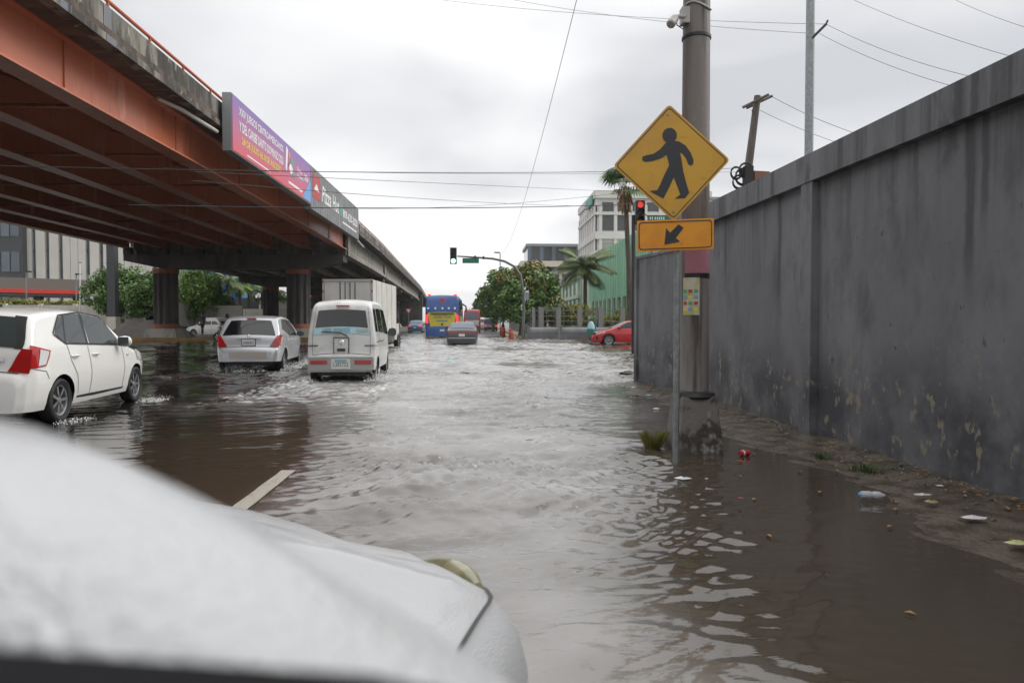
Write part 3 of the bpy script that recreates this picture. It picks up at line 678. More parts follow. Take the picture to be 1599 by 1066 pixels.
# ================================================================== VEHICLES
def chaikin(p, k=2):
    for _ in range(k):
        q=[p[0]]
        for a,b in zip(p[:-1],p[1:]): q+= [(a[0]*.75+b[0]*.25,a[1]*.75+b[1]*.25),(a[0]*.25+b[0]*.75,a[1]*.25+b[1]*.75)]
        q.append(p[-1]); p=q
    return p
class Body:
    def __init__(s,L,W,prof,sec,plan,zb,axles,wr,r=.06,crown=.03,arch=1.16,ck=2):
        s.L,s.W,s.zb,s.ax,s.wr,s.r,s.crown,s.arch=L,W,zb,axles,wr,r,crown,arch
        p=np.array(chaikin(prof,ck)); p[:,0]=np.maximum.accumulate(p[:,0]+np.arange(len(p))*1e-5); s.p=p
        d=np.r_[0,np.cumsum(np.hypot(*np.diff(p,axis=0).T))]; s.d=d
        s.sec=np.array(sec); s.plan=np.array(plan)
    def zt(s,x): return float(np.interp(x,s.p[:,0],s.p[:,1]))
    def hw(s,x,z): return s.W*float(np.interp(x,s.plan[:,0],s.plan[:,1]))*float(np.interp(z,s.sec[:,0],s.sec[:,1]))
    def zbot(s,x):
        z=s.zb
        for a in s.ax:
            Ra=s.wr*s.arch; dd=abs(x-a)
            if dd<Ra: z=max(z, s.wr+math.sqrt(Ra*Ra-dd*dd)*1.0)
        return z
    def half(s,x,nr=13):
        zt=s.zt(x); zb=min(s.zbot(x),zt-.05); r=min(s.r,(zt-zb)*.45); ze=zt-r-s.crown
        ze=max(ze,zb+.02); pts=[(s.hw(x,zb+(ze-zb)*i/nr),zb+(ze-zb)*i/nr) for i in range(nr+1)]
        ye=pts[-1][0]; ztop=zt-s.crown
        rr=min(r*1.3,ye*.4)
        for a in (22,45,67,90): pts.append((ye-rr*(1-math.cos(R(a))), ze+(ztop-ze)*math.sin(R(a))))
        y1=pts[-1][0]
        for q in (.8,.55,.28,0): pts.append((y1*q, zt-s.crown*q*q))
        return pts
    def mesh(s):
        xs=set(np.round(np.arange(0,s.L+.001,.07),4).tolist())|set(np.round(s.p[:,0],4).tolist())
        for a in s.ax:
            for k in range(13): xs.add(round(a-s.wr*s.arch*math.cos(math.pi*k/12),4))
            xs.add(round(a-s.wr*s.arch-.003,4)); xs.add(round(a+s.wr*s.arch+.003,4))
        xs=sorted(x for x in xs if 0<=x<=s.L); xs=[x for i,x in enumerate(xs) if i==0 or x-xs[i-1]>.0025]
        rows=[]
        for x in xs:
            h=s.half(x); rows.append([(-y,x-s.L/2,z) for y,z in h]+[(y,x-s.L/2,z) for y,z in reversed(h[:-1])])
        mb=MB(); mb.grid(rows); n=len(rows[0])
        for base in (0,(len(rows)-1)*n):
            for j in range(n//2): mb.f.append((base+j,base+j+1,base+n-2-j,base+n-1-j))
        return mb
    def side(s,x,z,sg,e=.006): return (sg*(s.hw(x,z)+e), x-s.L/2, z)
    def patch_side(s,mb,quad,sg,e=.006,n=6,m=6):
        a,b,c,d=quad; rows=[]
        for j in range(m+1):
            v=j/m; l=(a[0]+(d[0]-a[0])*v,a[1]+(d[1]-a[1])*v); r_=(b[0]+(c[0]-b[0])*v,b[1]+(c[1]-b[1])*v)
            rows.append([s.side(l[0]+(r_[0]-l[0])*i/n,l[1]+(r_[1]-l[1])*i/n,sg,e) for i in range(n+1)])
        return mb.grid(rows)
    def sz(s,z,front=False):   # arc position where the profile has height z at the rear (or front)
        p=s.p; k=int(np.argmax(p[:,1]))
        if not front: return float(np.interp(z,p[:k+1,1],s.d[:k+1]))
        return float(np.interp(-z,-p[k:,1],s.d[k:]))
    def top(s,d,v,e=.006):
        x=float(np.interp(d,s.d,s.p[:,0])); z=float(np.interp(d,s.d,s.p[:,1]))
        x1=float(np.interp(d+.02,s.d,s.p[:,0])); z1=float(np.interp(d+.02,s.d,s.p[:,1])); x0=float(np.interp(d-.02,s.d,s.p[:,0])); z0=float(np.interp(d-.02,s.d,s.p[:,1]))
        t=Vector((x1-x0,z1-z0)); t=t.normalized() if t.length>1e-6 else Vector((1,0)); nx,nz=-t.y,t.x
        ye=s.hw(x,max(z-s.r-s.crown,s.zb))-s.r*.9
        return (v*ye, x-s.L/2+nx*e, z-s.crown*v*v+nz*e)
    def patch_top(s,mb,d0,d1,v0,v1,e=.006,n=8,m=6,v2=None,v3=None):
        v2=v0 if v2 is None else v2; v3=v1 if v3 is None else v3; rows=[]
        for j in range(m+1):
            q=j/m; a=v0+(v2-v0)*q; b=v1+(v3-v1)*q; rows.append([s.top(d0+(d1-d0)*q,a+(b-a)*i/n,e) for i in range(n+1)])
        return mb.grid(rows)

def wheel(parent,x,y,r,wd,sg,spokes=7,rimmat='rim_silver',lip=.68):
    e=bpy.data.objects.new('wheel',None); COL.objects.link(e); e.parent=parent; e.location=(x,y,r); e.empty_display_size=.1; WLOC[e.name]=Vector((0,0,0))
    h=wd/2; MB().lathe([(r*lip,-h*.8),(r*.86,-h),(r*.96,-h*.86),(r,-h*.5),(r,h*.5),(r*.96,h*.86),(r*.86,h),(r*lip,h*.8)],axis='x',n=28).build('tyre','black_rubber',e,smooth=True,local=True)
    mb=MB(); o=sg*h*.72; mb.lathe([(r*lip*1.02,o),(r*lip*.9,o-sg*.01),(r*lip*.88,o-sg*.07)],axis='x',n=28)
    mb.lathe([(0,o),(r*.14,o),(r*.16,o-sg*.02)],axis='x',n=14)
    for k in range(spokes):
        a=2*math.pi*k/spokes; w0,w1=.30,.20; rows=[]
        for rr,ww in ((r*.12,w0*.5*.6),(r*lip*.5,.16),(r*lip*.93,.15)):
            rows.append([(o-sg*.008,rr*math.cos(a+s_*ww*(r*lip*.6/rr if rr>r*.3 else 1)),rr*math.sin(a+s_*ww*(r*lip*.6/rr if rr>r*.3 else 1))) for s_ in (-1,0,1)])
        mb.grid(rows)
    mb.build('rim',rimmat,e,smooth=True,local=True)
    MB().lathe([(0,o-sg*.06),(r*lip*.9,o-sg*.06)],axis='x',n=20).build('brake_disc','dark_metal',e,local=True)
    return e
def strip(b,parent,name,pts,sg,wd=.010,m='black',e=.004):
    """thin seam along side coords"""
    mb=MB()
    for (x0,z0),(x1,z1) in zip(pts[:-1],pts[1:]):
        L_=math.hypot(x1-x0,z1-z0); nx,nz=-(z1-z0)/L_*wd/2,(x1-x0)/L_*wd/2; k=5; rows=[]
        for i in range(k+1):
            q=i/k; x=x0+(x1-x0)*q; z=z0+(z1-z0)*q; rows.append([b.side(x-nx,z-nz,sg,e),b.side(x+nx,z+nz,sg,e)])
        mb.grid(rows)
    return mb.build(name,m,parent,smooth=True,local=True)
def mirror(b,parent,x,z,sg,paint,size=.11):
    y=b.hw(x,z)+.02; mb=MB(); rows=[]
    for k,(q,f) in enumerate(((0,.45),(.12,.8),(.5,1.0),(.85,.85),(1.0,.4))):
        rows.append([(sg*(y+q*.20), x-b.L/2+f*.05*math.cos(a)+ .02*q, z+f*size*.68*math.sin(a)+.03) for a in np.linspace(0,6.283,13)[:-1]])
    mb.grid(rows,True); n=12; mb.f.append(tuple(range(12))); mb.f.append(tuple(range(48,60))); o=mb.build('mirror',paint,parent,smooth=True,local=True)
    mb=MB(); mb.box((sg*(y+.105),x-b.L/2-.047,z+.03),(.15,.012,size*1.05)); mb.build('mirror_glass','glass_mid',o,local=True)
    return o
def vehicle(name,label,cat,loc,yaw,b,paint,wheels=True,wd=.185,spokes=7,rimmat='rim_silver',group=None,lip=.68,inner='black'):
    t=thing(name,label,cat,loc,R(yaw),group)
    b.mesh().build('body',paint,t,smooth=True,local=True,sharp=50)
    mb=MB(); k=(b.W-wd-.06)*2; zl=min(b.zb+.03,.20); mb.box((0,0,(zl+.72)/2),(k*(.8 if b.r>.2 else 1),b.L*(.84 if b.r>.2 else .93),.72-zl)); mb.build('underbody',inner,t,local=True)
    if wheels:
        for a in b.ax:
            for sg in (1,-1): wheel(t,sg*(b.W-wd/2-.025),a-b.L/2,b.wr,wd,sg,spokes,rimmat,lip)
    return t
def plate(t,y,z,txt,w_=.34,h_=.17,x=0,frame='black',face=-1):
    mb=MB(); mb.box((x,y,z),(w_+.03,.012,h_+.03)); p=mb.build('number_plate',frame,t,local=True)
    MB().box((x,y+face*.008,z),(w_,.006,h_)).build('plate_face','plate_white',p,local=True)
    if txt: text('plate_number',txt,'plate_print',p,(x-w_*.42*(-face if face<0 else face)*1.0,y+face*.0125,z-h_*.28),(1 if face<0 else -1,0,0),(0,0,1),h_*.45,w_*.84,local=True)
    return p

mat('red_dim',(.5,.02,.02),.2,emit=(1,.05,.04),estr=.5)
mat('red_dark',(.13,.010,.012),.2,coat=.4)
mat('paint_white',(.70,.69,.65),.28,coat=.7,bump=.0)
mat('paint_pearl',(.74,.73,.70),.28,coat=.7)
mat('paint_silver',(.50,.51,.53),.30,.45,coat=.6)
mat('paint_dirty_white',(.58,.585,.575),.34,coat=.4,col2=(.38,.36,.32),scale=2.2,lo=.44,hi=.74)
mat('paint_red',(.50,.022,.030),.25,coat=.8)
mat('paint_dark',(.035,.037,.042),.3,.2,coat=.6)
mat('paint_blue',(.035,.11,.20),.3,.2,coat=.6)
mat('bus_blue',(.022,.09,.30),.3,coat=.5,col2=(.016,.06,.21),scale=.9)
mat('bus_yellow',(.52,.46,.035),.4,coat=.3)
mat('paint_rain',(.44,.45,.462),.28,coat=.5,bump=.45,bscale=260)
SEC=[(.15,.90),(.3,.965),(.5,.995),(.62,1.0),(.78,.985),(.95,.955),(1.02,.935),(1.42,.775),(1.6,.70)]

# ---- white hatchback (near left)
def hatch(W=.845):
    return Body(3.85,W,[(0,.36),(.0,.60),(.03,.69),(.075,.735),(.10,.98),(.17,1.12),(.34,1.42),(.46,1.475),(.9,1.52),(1.6,1.52),(2.1,1.46),(2.32,1.36),(2.80,1.03),(2.98,.965),(3.45,.87),(3.70,.74),(3.80,.58),(3.85,.36)],
        SEC,[(0,.74),(.06,.85),(.16,.93),(.4,.985),(1,1),(2.8,1),(3.3,.965),(3.62,.87),(3.85,.60)],.21,[.70,3.13],.295,r=.10,crown=.04)
b=hatch(); t=vehicle('hatchback','white hatchback entering from the left edge, nearest car','car',(-6.40,10.72,-.012),4.5,b,'paint_pearl',spokes=7)
H=1
for sg in (1,-1):
    for q in ([(.70,1.17),(.86,1.06),(1.04,1.405),(.92,1.385)],[(.90,1.055),(1.44,1.015),(1.52,1.435),(1.09,1.412)],[(1.55,1.01),(2.50,.985),(2.13,1.375),(1.60,1.435)]):
        b.patch_side(MB(),q,sg,.007).build('window','glass_mid',t,smooth=True,local=True)
    strip(b,t,'window_trim',[(.66,1.16),(.88,1.035),(2.55,.965)],sg,.022,'black',.008)
    strip(b,t,'window_trim',[(.66,1.17),(.95,1.41),(1.55,1.455),(2.13,1.40),(2.55,.98)],sg,.022,'black',.008)
    strip(b,t,'door_pillar',[(1.47,1.0),(1.565,1.44)],sg,.07,'black',.006); strip(b,t,'window_bar',[(.88,1.04),(1.06,1.41)],sg,.028,'black',.009)
    strip(b,t,'door_seam',[(1.47,.98),(1.50,.62),(1.46,.30)],sg,.009); strip(b,t,'door_seam',[(.90,1.03),(.95,.80),(1.08,.60),(1.12,.34)],sg,.009)
    strip(b,t,'door_seam',[(2.58,.96),(2.62,.6),(2.56,.31)],sg,.009); strip(b,t,'sill_seam',[(1.1,.31),(2.62,.30)],sg,.010)
    for x in (1.06,1.66):
        z=.86; mb=MB(); y=b.hw(x,z); mb.tube([(sg*(y+.0),x-b.L/2-.09,z),(sg*(y+.035),x-b.L/2-.06,z+.004),(sg*(y+.035),x-b.L/2+.06,z+.004),(sg*y,x-b.L/2+.09,z)],.014,6); mb.build('handle','paint_pearl',t,smooth=True,local=True)
    mb=MB(); tl_=[(.082,.742),(.33,.765),(.47,.955),(.135,1.035)]; b.patch_side(mb,tl_,sg,.010); b.patch_top(mb,b.sz(.74),b.sz(1.03),.80*sg,1.19*sg,.010,4,5,v2=1.0*sg); tlo=mb.build('taillight','red_lens',t,smooth=True,local=True)
    mb=MB(); b.patch_side(mb,[(.19,.775),(.315,.785),(.42,.945),(.27,.975)],sg,.016); mb.build('reversing_lens','clear_lens',tlo,smooth=True,local=True)
    mb=MB(); b.patch_side(mb,[(3.20,.70),(3.55,.66),(3.52,.76),(3.10,.88)],sg,.009); mb.build('headlight','clear_lens',t,smooth=True,local=True)
    mirror(b,t,2.42,.985,sg,'paint_pearl',.13)
    MB().box((sg*(b.hw(2.75,.80)+.008),2.75-b.L/2,.80),(.012,.07,.03)).build('indicator','clear_lens',t,local=True)
b.patch_top(MB(),b.sz(1.03),b.sz(1.40),-.88,.88,.010,10,6,v2=-.80,v3=.80).build('rear_window','glass_mid',t,smooth=True,local=True)
for sg in (1,-1): b.patch_top(MB(),b.sz(1.02),b.sz(1.42),.86*sg,1.0*sg,.008,3,6,v2=.76*sg).build('window_surround','black',t,smooth=True,local=True)
b.patch_top(MB(),b.sz(1.02,True),b.sz(1.40,True),-.86,.86,.008,10,6,v2=-.84,v3=.84).build('windscreen','glass_mid',t,smooth=True,local=True)
MB().tube([(.1,-1.81,1.06),(-.25,-1.84,1.02)],.012,6).build('wiper','black',t,local=True)
plate(t,-1.875,.84,''); MB().box((.42,-1.862,.865),(.09,.01,.05)).build('badge','chrome',t,local=True)
b.patch_top(MB(),b.sz(.725),b.sz(.735),-1.0,1.0,.004,8,1).build('tailgate_seam','dark_metal',t,local=True)
for sg in (1,-1): strip(b,t,'bumper_seam',[(.14,.735),(.33,.70),(.37,.60)],sg,.008,'dark_metal'); strip(b,t,'arch_trim',[(1.10,.30),(1.6,.285),(2.6,.29)],sg,.03,'dark_metal',.002)

# ---- silver hatchback
b=Body(3.88,.848,[(0,.38),(.0,.58),(.04,.66),(.10,.70),(.13,.94),(.20,1.02),(.46,1.40),(.56,1.455),(1.0,1.51),(1.6,1.51),(2.1,1.45),(2.30,1.37),(3.0,.99),(3.2,.94),(3.6,.80),(3.78,.62),(3.88,.34)],
    SEC,[(0,.76),(.06,.87),(.16,.94),(.4,.985),(1,1),(2.8,1),(3.3,.96),(3.62,.86),(3.88,.58)],.30,[.64,3.15],.30)
t=vehicle('hatchback','silver hatchback throwing up water under the overpass','car',(-6.22,20.72,-.04),5.0,b,'paint_silver',spokes=9)
for sg in (1,-1):
    for q in ([(.70,1.16),(1.36,1.00),(1.50,1.40),(.98,1.40)],[(1.44,.985),(2.62,.955),(2.16,1.35),(1.58,1.405)]):
        b.patch_side(MB(),q,sg,.007).build('window','glass_dark',t,smooth=True,local=True)
    strip(b,t,'door_seam',[(1.40,.98),(1.43,.62),(1.40,.30)],sg,.009); strip(b,t,'door_seam',[(.84,1.05),(.92,.80),(1.04,.34)],sg,.009); strip(b,t,'door_seam',[(2.64,.95),(2.66,.6),(2.6,.31)],sg,.009)
    for x in (1.0,1.62): MB().tube([(sg*(b.hw(x,.84)+.0),x-b.L/2-.09,.84),(sg*(b.hw(x,.84)+.03),x-b.L/2,.845),(sg*b.hw(x,.84),x-b.L/2+.09,.84)],.013,6).build('handle','paint_silver',t,local=True)
    mb=MB(); b.patch_side(mb,[(.105,.705),(.17,.72),(.42,.985),(.19,1.01)],sg,.010); b.patch_top(mb,b.sz(.705),b.sz(1.0),.76*sg,1.085*sg,.012,4,5,v2=1.0*sg); tlo=mb.build('taillight','red_lens',t,smooth=True,local=True)
    mb=MB(); b.patch_side(mb,[(.14,.74),(.20,.76),(.40,.93),(.33,.94)],sg,.015); mb.build('reversing_lens','clear_lens',tlo,smooth=True,local=True)
    mirror(b,t,2.55,.96,sg,'black',.12)
    mb=MB(); b.patch_side(mb,[(3.25,.66),(3.6,.62),(3.55,.72),(3.10,.86)],sg,.009); mb.build('headlight','clear_lens',t,smooth=True,local=True)
b.patch_top(MB(),b.sz(1.0),b.sz(1.38),-.93,.93,.010,10,6,v2=-.80,v3=.80).build('rear_window','glass_dark',t,smooth=True,local=True)
b.patch_top(MB(),b.sz(1.0,True),b.sz(1.40,True),-.86,.86,.008,10,6,v2=-.84,v3=.84).build('windscreen','glass_dark',t,smooth=True,local=True)
MB().box((0,-1.46,1.425),(.24,.05,.03)).build('brake_light','red_lens',t,local=True)
MB().tube([(0,-1.74,1.0),(.02,-1.72,1.04),(-.34,-1.66,1.10)],.012,6).build('wiper','black',t,local=True)
plate(t,-1.850,.80,'A486837',.33,.16); MB().box((0,-1.852,.915),(.62,.02,.028)).build('trim_bar','chrome',t,local=True)
MB().lathe([(.03,-.01),(.045,0),(.03,.01)],axis='y',c=(0,-1.835,.965),n=14).build('badge','chrome',t,local=True)
b.patch_top(MB(),b.sz(.685),b.sz(.695),-1.0,1.0,.004,8,1).build('tailgate_seam','dark_metal',t,local=True)
for sg in (1,-1): strip(b,t,'window_trim',[(.66,1.16),(1.40,.975),(2.66,.94)],sg,.018,'black',.008); strip(b,t,'door_pillar',[(1.39,.98),(1.54,1.41)],sg,.06,'black',.006)
mat('dirty_panel',(.42,.38,.34),.5,coat=.2)
MB().box((0,-1.944,.47),(.95,.012,.16)).build('bumper_panel','dirty_panel',t,local=True)
MB().tube([(-.25,-1.0,1.525),(-.25,-1.05,1.62)],.006,5).build('aerial','black',t,local=True)

# ---- small white van
VS=[(.2,.93),(.4,.99),(.6,1.0),(.95,.995),(1.1,.98),(1.7,.86),(1.9,.80)]
b=Body(3.35,.735,[(0,.34),(.0,.62),(.03,.66),(.05,.72),(.07,1.05),(.10,1.22),(.20,1.70),(.26,1.79),(.40,1.85),(.9,1.885),(2.0,1.885),(2.4,1.82),(2.55,1.74),(2.98,1.12),(3.12,1.02),(3.28,.86),(3.34,.62),(3.35,.34)],
    VS,[(0,.93),(.05,.97),(.2,1),(2.7,1),(3.1,.95),(3.35,.80)],.33,[.50,2.75],.285,r=.08,crown=.04)
t=vehicle('minivan','dusty white minivan with a pale blue sticker strip driving through the flood','van',(-3.05,17.15,-.07),1.6,b,'paint_dirty_white',wd=.16,spokes=6)
b.patch_top(MB(),b.sz(1.27),b.sz(1.64),-.90,.90,.010,12,6,v2=-.86,v3=.86).build('rear_window','glass_dark',t,smooth=True,local=True)
for sg in (1,-1): b.patch_top(MB(),b.sz(.68),b.sz(1.74),.955*sg,.967*sg,.004,1,12).build('tailgate_seam','dark_metal',t,local=True)
b.patch_top(MB(),b.sz(.685),b.sz(.695),-.95,.95,.004,8,1).build('tailgate_seam','dark_metal',t,local=True)
mat('sticker_blue',(.34,.52,.58),.4); mat('sticker_blue_dark',(.16,.38,.50),.4); mat('sticker_grey',(.18,.22,.24),.5); mat('sticker_tan',(.46,.40,.34),.5)
st=b.patch_top(MB(),b.sz(1.12),b.sz(1.265),-.94,.94,.010,12,3,v2=-.91,v3=.91).build('sticker_strip','sticker_blue',t,smooth=True,local=True)
b.patch_top(MB(),b.sz(1.135),b.sz(1.25),.12,.28,.013,3,2).build('sticker_block','sticker_blue_dark',st,local=True)
text('lettering','100% TETRO','sticker_grey',st,(-.38,-1.628,1.165),(1,0,0),(0,.15,1),.07,.46,local=True,bold=.02)
[MB().box((.34+k_*.055,-1.622,1.19),(.034,.006,.06)).build('lettering_stroke','sticker_tan',st,local=True) for k_ in range(5)]
MB().tube([(.13,-1.63,1.06),(-.02,-1.645,1.14),(-.42,-1.645,1.155)],.014,6).build('wiper','black',t,local=True)
MB().box((.02,-1.506,1.715),(.28,.04,.035)).build('brake_light','red_lens',t,local=True)
mb=MB(); mb.box((-.0,-1.630,.86),(.30,.03,.34)); lp=mb.build('plate_recess','paint_dirty_white',t,local=True)
MB().poly([(-.165,-1.652,1.04),(.165,-1.652,1.04),(.165,-1.652,.70),(.15,-1.652,.70),(.15,-1.652,1.02),(-.15,-1.652,1.02),(-.15,-1.652,.70),(-.165,-1.652,.70)],(0,.02,0)).build('recess_edge','dark_metal',lp,local=True)
MB().lathe([(0,-.012),(.05,-.01),(.06,0)],axis='y',c=(0,-1.648,.93),n=16).build('badge','chrome',lp,local=True)
MB().box((0,-1.650,.765),(.17,.02,.06)).build('handle','dark_metal',lp,local=True)
mat('bumper_grey',(.33,.335,.33),.4,coat=.3)
mb=MB(); mb.box((0,-1.66,.47),(1.40,.10,.27)); mb.build('bumper','bumper_grey',t,local=True)
mb=MB(); mb.box((0,-1.672,.617),(1.36,.11,.035)); mb.build('bumper_step','paint_dirty_white',t,local=True)
for sg in (1,-1):
    mb=MB(); mb.box((sg*.47,-1.712,.50),(.36,.02,.085)); l_=mb.build('taillight','red_lens',t,local=True)
    MB().box((sg*.50,-1.724,.50),(.09,.012,.07)).build('lit_lamp','red_lens',l_,local=True)
    strip(b,t,'body_seam',[(.03,.86),(.40,.84)],sg,.012,'dark_metal'); MB().box((sg*.60,-1.624,.86),(.2,.02,.016)).build('seam','dark_metal',t,local=True)
    for q in ([(.22,1.16),(.62,1.15),(.66,1.66),(.32,1.66)],[(.78,1.14),(1.60,1.12),(1.60,1.67),(.80,1.67)],[(1.72,1.11),(2.70,1.05),(2.38,1.64),(1.74,1.68)]):
        b.patch_side(MB(),q,sg,.007).build('window','glass_dark',t,smooth=True,local=True)
    for pts in ([(.70,1.76),(.72,1.1),(.72,.40)],[(1.66,1.74),(1.66,.30)],[(2.55,1.08),(2.52,.40)]): strip(b,t,'door_seam',pts,sg,.012)
    strip(b,t,'slide_rail',[(.3,.93),(1.66,.93)],sg,.02,'dark_metal')
    mirror(b,t,2.70,1.08,sg,'black',.16)
p=plate(t,-1.725,.465,'L385752',.38,.20,frame='plate_white'); MB().box((0,-1.739,.535),(.25,.006,.05)).build('plate_band','sticker_blue_dark',p,local=True)
b.patch_top(MB(),b.sz(1.15,True),b.sz(1.68,True),-.88,.88,.008,10,6,v2=-.86,v3=.86).build('windscreen','glass_dark',t,smooth=True,local=True)

# ---- box truck
t=thing('box_truck','white box truck with double rear doors ahead of the minivan','truck',(-5.16,33.0,-.1),R(-2.6))
mat('truck_white',(.62,.61,.58),.45,col2=(.53,.52,.49),scale=1.2); mat('truck_edge',(.40,.39,.37),.5)
MB().box((0,-1.1,2.02),(2.02,5.8,2.14)).build('cargo_box','truck_white',t,local=True)
for sg in (1,-1):
    MB().box((sg*.47,-4.012,2.0),(.90,.02,1.98)).build('rear_door','truck_white',t,local=True)
    MB().box((sg*.985,-4.02,2.02),(.07,.05,2.16)).build('corner_post','truck_edge',t,local=True)
    for z in (3.0,2.62): MB().box((sg*.985,-4.05,z),(.06,.02,.10)).build('marker_light','red_lens',t,local=True)
    for x in (.10,.30): MB().tube([(sg*x,-4.04,1.02),(sg*x,-4.04,2.98)],.018,6).build('lock_rod','dark_metal',t,local=True)
    MB().box((sg*.75,-4.0,.72),(.3,.05,.14)).build('taillight','red_lens',t,local=True)
    for y in (-2.6,2.9): wheel(t,sg*.86,y,.39,.24,sg,5)
    for y in np.arange(-3.3,1.8,1.25): MB().box((sg*1.018,y,2.02),(.012,.05,2.1)).build('side_rib','truck_edge',t,local=True)
MB().box((0,-4.02,3.06),(2.02,.06,.09)).build('header','truck_edge',t,local=True); MB().box((0,-4.02,.98),(2.02,.08,.10)).build('sill','truck_edge',t,local=True)
MB().box((0,-.5,.72),(1.0,7.0,.24)).build('chassis','black',t,local=True)
cb=Body(1.65,.90,[(0,.6),(.0,2.0),(.1,2.15),(.9,2.18),(1.1,2.1),(1.55,1.3),(1.63,1.1),(1.65,.6)],[(.4,1),(1.3,1),(2.2,.85)],[(0,1),(1.3,1),(1.65,.9)],.5,[],.3,r=.08)
cbm=cb.mesh(); cbm.v=[(p[0],p[1]+2.75,p[2]) for p in cbm.v]; cbo=cbm.build('cab','truck_white',t,smooth=True,local=True)
for sg in (1,-1):
    mb=cb.patch_side(MB(),[(.5,1.3),(1.35,1.3),(1.1,1.95),(.55,1.95)],sg,.006); mb.v=[(p[0],p[1]+2.75,p[2]) for p in mb.v]; mb.build('window','glass_dark',cbo,local=True)
    MB().box((sg*1.12,3.4,1.75),(.16,.08,.36)).build('mirror','black',t,local=True)
MB().box((0,-4.06,.55),(1.9,.08,.12)).build('under_run_bar','dark_metal',t,local=True)

# ---- dark sedan
def sedan(L=4.5,W=.86,H=1.37):
    return Body(L,W,[(0,.34),(.0,.62),(.03,.72),(.10,.93),(.30,.985),(.85,1.0),(1.0,1.03),(1.45,H-.06),(1.65,H-.01),(2.1,H),(2.6,H-.02),(2.85,H-.08),(3.35,1.0),(3.5,.95),(4.1,.85),(4.38,.72),(4.48,.55),(L,.34)],
      [(.15,.9),(.3,.97),(.55,1),(.8,.985),(.98,.94),(H-.05,.74),(1.6,.68)],[(0,.84),(.08,.93),(.3,.985),(1,1),(3.6,1),(4.1,.94),(4.35,.84),(L,.66)],.19,[.98,3.6],.30)
def sedan_parts(b,t,glass='glass_dark',lit=False,paint='black',lens='red_lens'):
    for sg in (1,-1):
        for q in ([(1.16,1.04),(1.86,1.0),(1.9,1.30),(1.52,1.29)],[(1.94,1.0),(3.0,.98),(2.62,1.28),(1.97,1.305)]): b.patch_side(MB(),q,sg,.007).build('window',glass,t,smooth=True,local=True)
        strip(b,t,'door_seam',[(1.9,1.0),(1.9,.3)],sg,.01); strip(b,t,'door_seam',[(3.02,.96),(3.0,.3)],sg,.01)
        mirror(b,t,2.95,.98,sg,paint,.12)
        mb=MB(); b.patch_top(mb,b.sz(.74),b.sz(.90),.55*sg,1.02*sg,.012,4,3); b.patch_side(mb,[(.04,.70),(.3,.72),(.3,.88),(.06,.86)],sg,.010); mb.build('taillight','red_dim' if lit else lens,t,smooth=True,local=True)
        mb=MB(); b.patch_side(mb,[(3.95,.62),(4.35,.58),(4.3,.72),(3.9,.76)],sg,.009); mb.build('headlight','clear_lens',t,smooth=True,local=True)
    b.patch_top(MB(),b.sz(1.03),b.sz(1.31),-.90,.90,.010,10,6,v2=-.82,v3=.82).build('rear_window',glass,t,smooth=True,local=True)
    b.patch_top(MB(),b.sz(1.0,True),b.sz(1.30,True),-.9,.9,.010,10,6,v2=-.84,v3=.84).build('windscreen',glass,t,smooth=True,local=True)
b=sedan(); t=vehicle('sedan','dark grey sedan ploughing through the water behind the bus','car',(-1.0,40.7,-.1),0,b,'paint_dark')
sedan_parts(b,t,'glass_blue',lens='red_dark')
mb=MB(); b.patch_top(mb,b.sz(.76),b.sz(.88),-.54,.54,.011,8,3); mb.build('rear_garnish','red_dark',t,smooth=True,local=True)
plate(t,-2.245,.66,'',.33,.15); MB().box((0,-2.27,.50),(1.5,.06,.05)).build('bumper_trim','rim_silver',t,local=True)

# ---- blue car under the bridge
q=gr(628,523); b=sedan(4.2,.84,1.45); t=vehicle('sedan','small blue car with red lights under the overpass edge','car',(q.x,82,-.05),0,b,'paint_blue'); sedan_parts(b,t,'glass_blue',True)
plate(t,-2.1,.62,'',.33,.15)

# ---- red car at the junction, heading left
b=Body(4.4,.88,[(0,.34),(0,.62),(.05,.75),(.12,.95),(.45,1.2),(.75,1.38),(1.1,1.44),(1.7,1.455),(2.2,1.41),(2.45,1.33),(3.2,.98),(3.4,.93),(3.95,.80),(4.22,.66),(4.36,.50),(4.4,.28)],
    SEC,[(0,.80),(.1,.92),(.4,.985),(1,1),(3.2,1),(3.7,.96),(4.1,.85),(4.4,.58)],.19,[.80,3.44],.32)
fx=at(923,520,39.6).x; t=vehicle('hatchback','red hatchback nosing in from the side street at the wall corner','car',(fx+2.2,40.2,-.06),90,b,'paint_red',spokes=10)
for sg in (1,-1):
    for q in ([(.95,1.06),(1.66,1.0),(1.72,1.37),(1.2,1.34)],[(1.74,1.0),(3.0,.97),(2.4,1.30),(1.80,1.375)]): b.patch_side(MB(),q,sg,.007).build('window','glass_dark',t,smooth=True,local=True)
    strip(b,t,'door_seam',[(2.98,.95),(2.95,.3)],sg,.01); strip(b,t,'door_seam',[(1.70,.98),(1.72,.3)],sg,.01)
    mirror(b,t,2.85,.97,sg,'paint_red',.14)
    mb=MB(); b.patch_side(mb,[(3.72,.70),(4.12,.62),(4.10,.68),(3.60,.80)],sg,.010); b.patch_top(mb,b.sz(.80,True),b.sz(.66,True),.62*sg,1.0*sg,.010,3,3); mb.build('headlight','clear_lens',t,smooth=True,local=True)
    mb=MB(); b.patch_side(mb,[(4.02,.36),(4.16,.34),(4.14,.52),(4.06,.50)],sg,.010); mb.build('fog_lamp_recess','black',t,local=True)
b.patch_top(MB(),b.sz(1.36,True),b.sz(1.0,True),-.86,.86,.008,10,6,v2=-.9,v3=.9).build('windscreen','clear_lens',t,smooth=True,local=True)
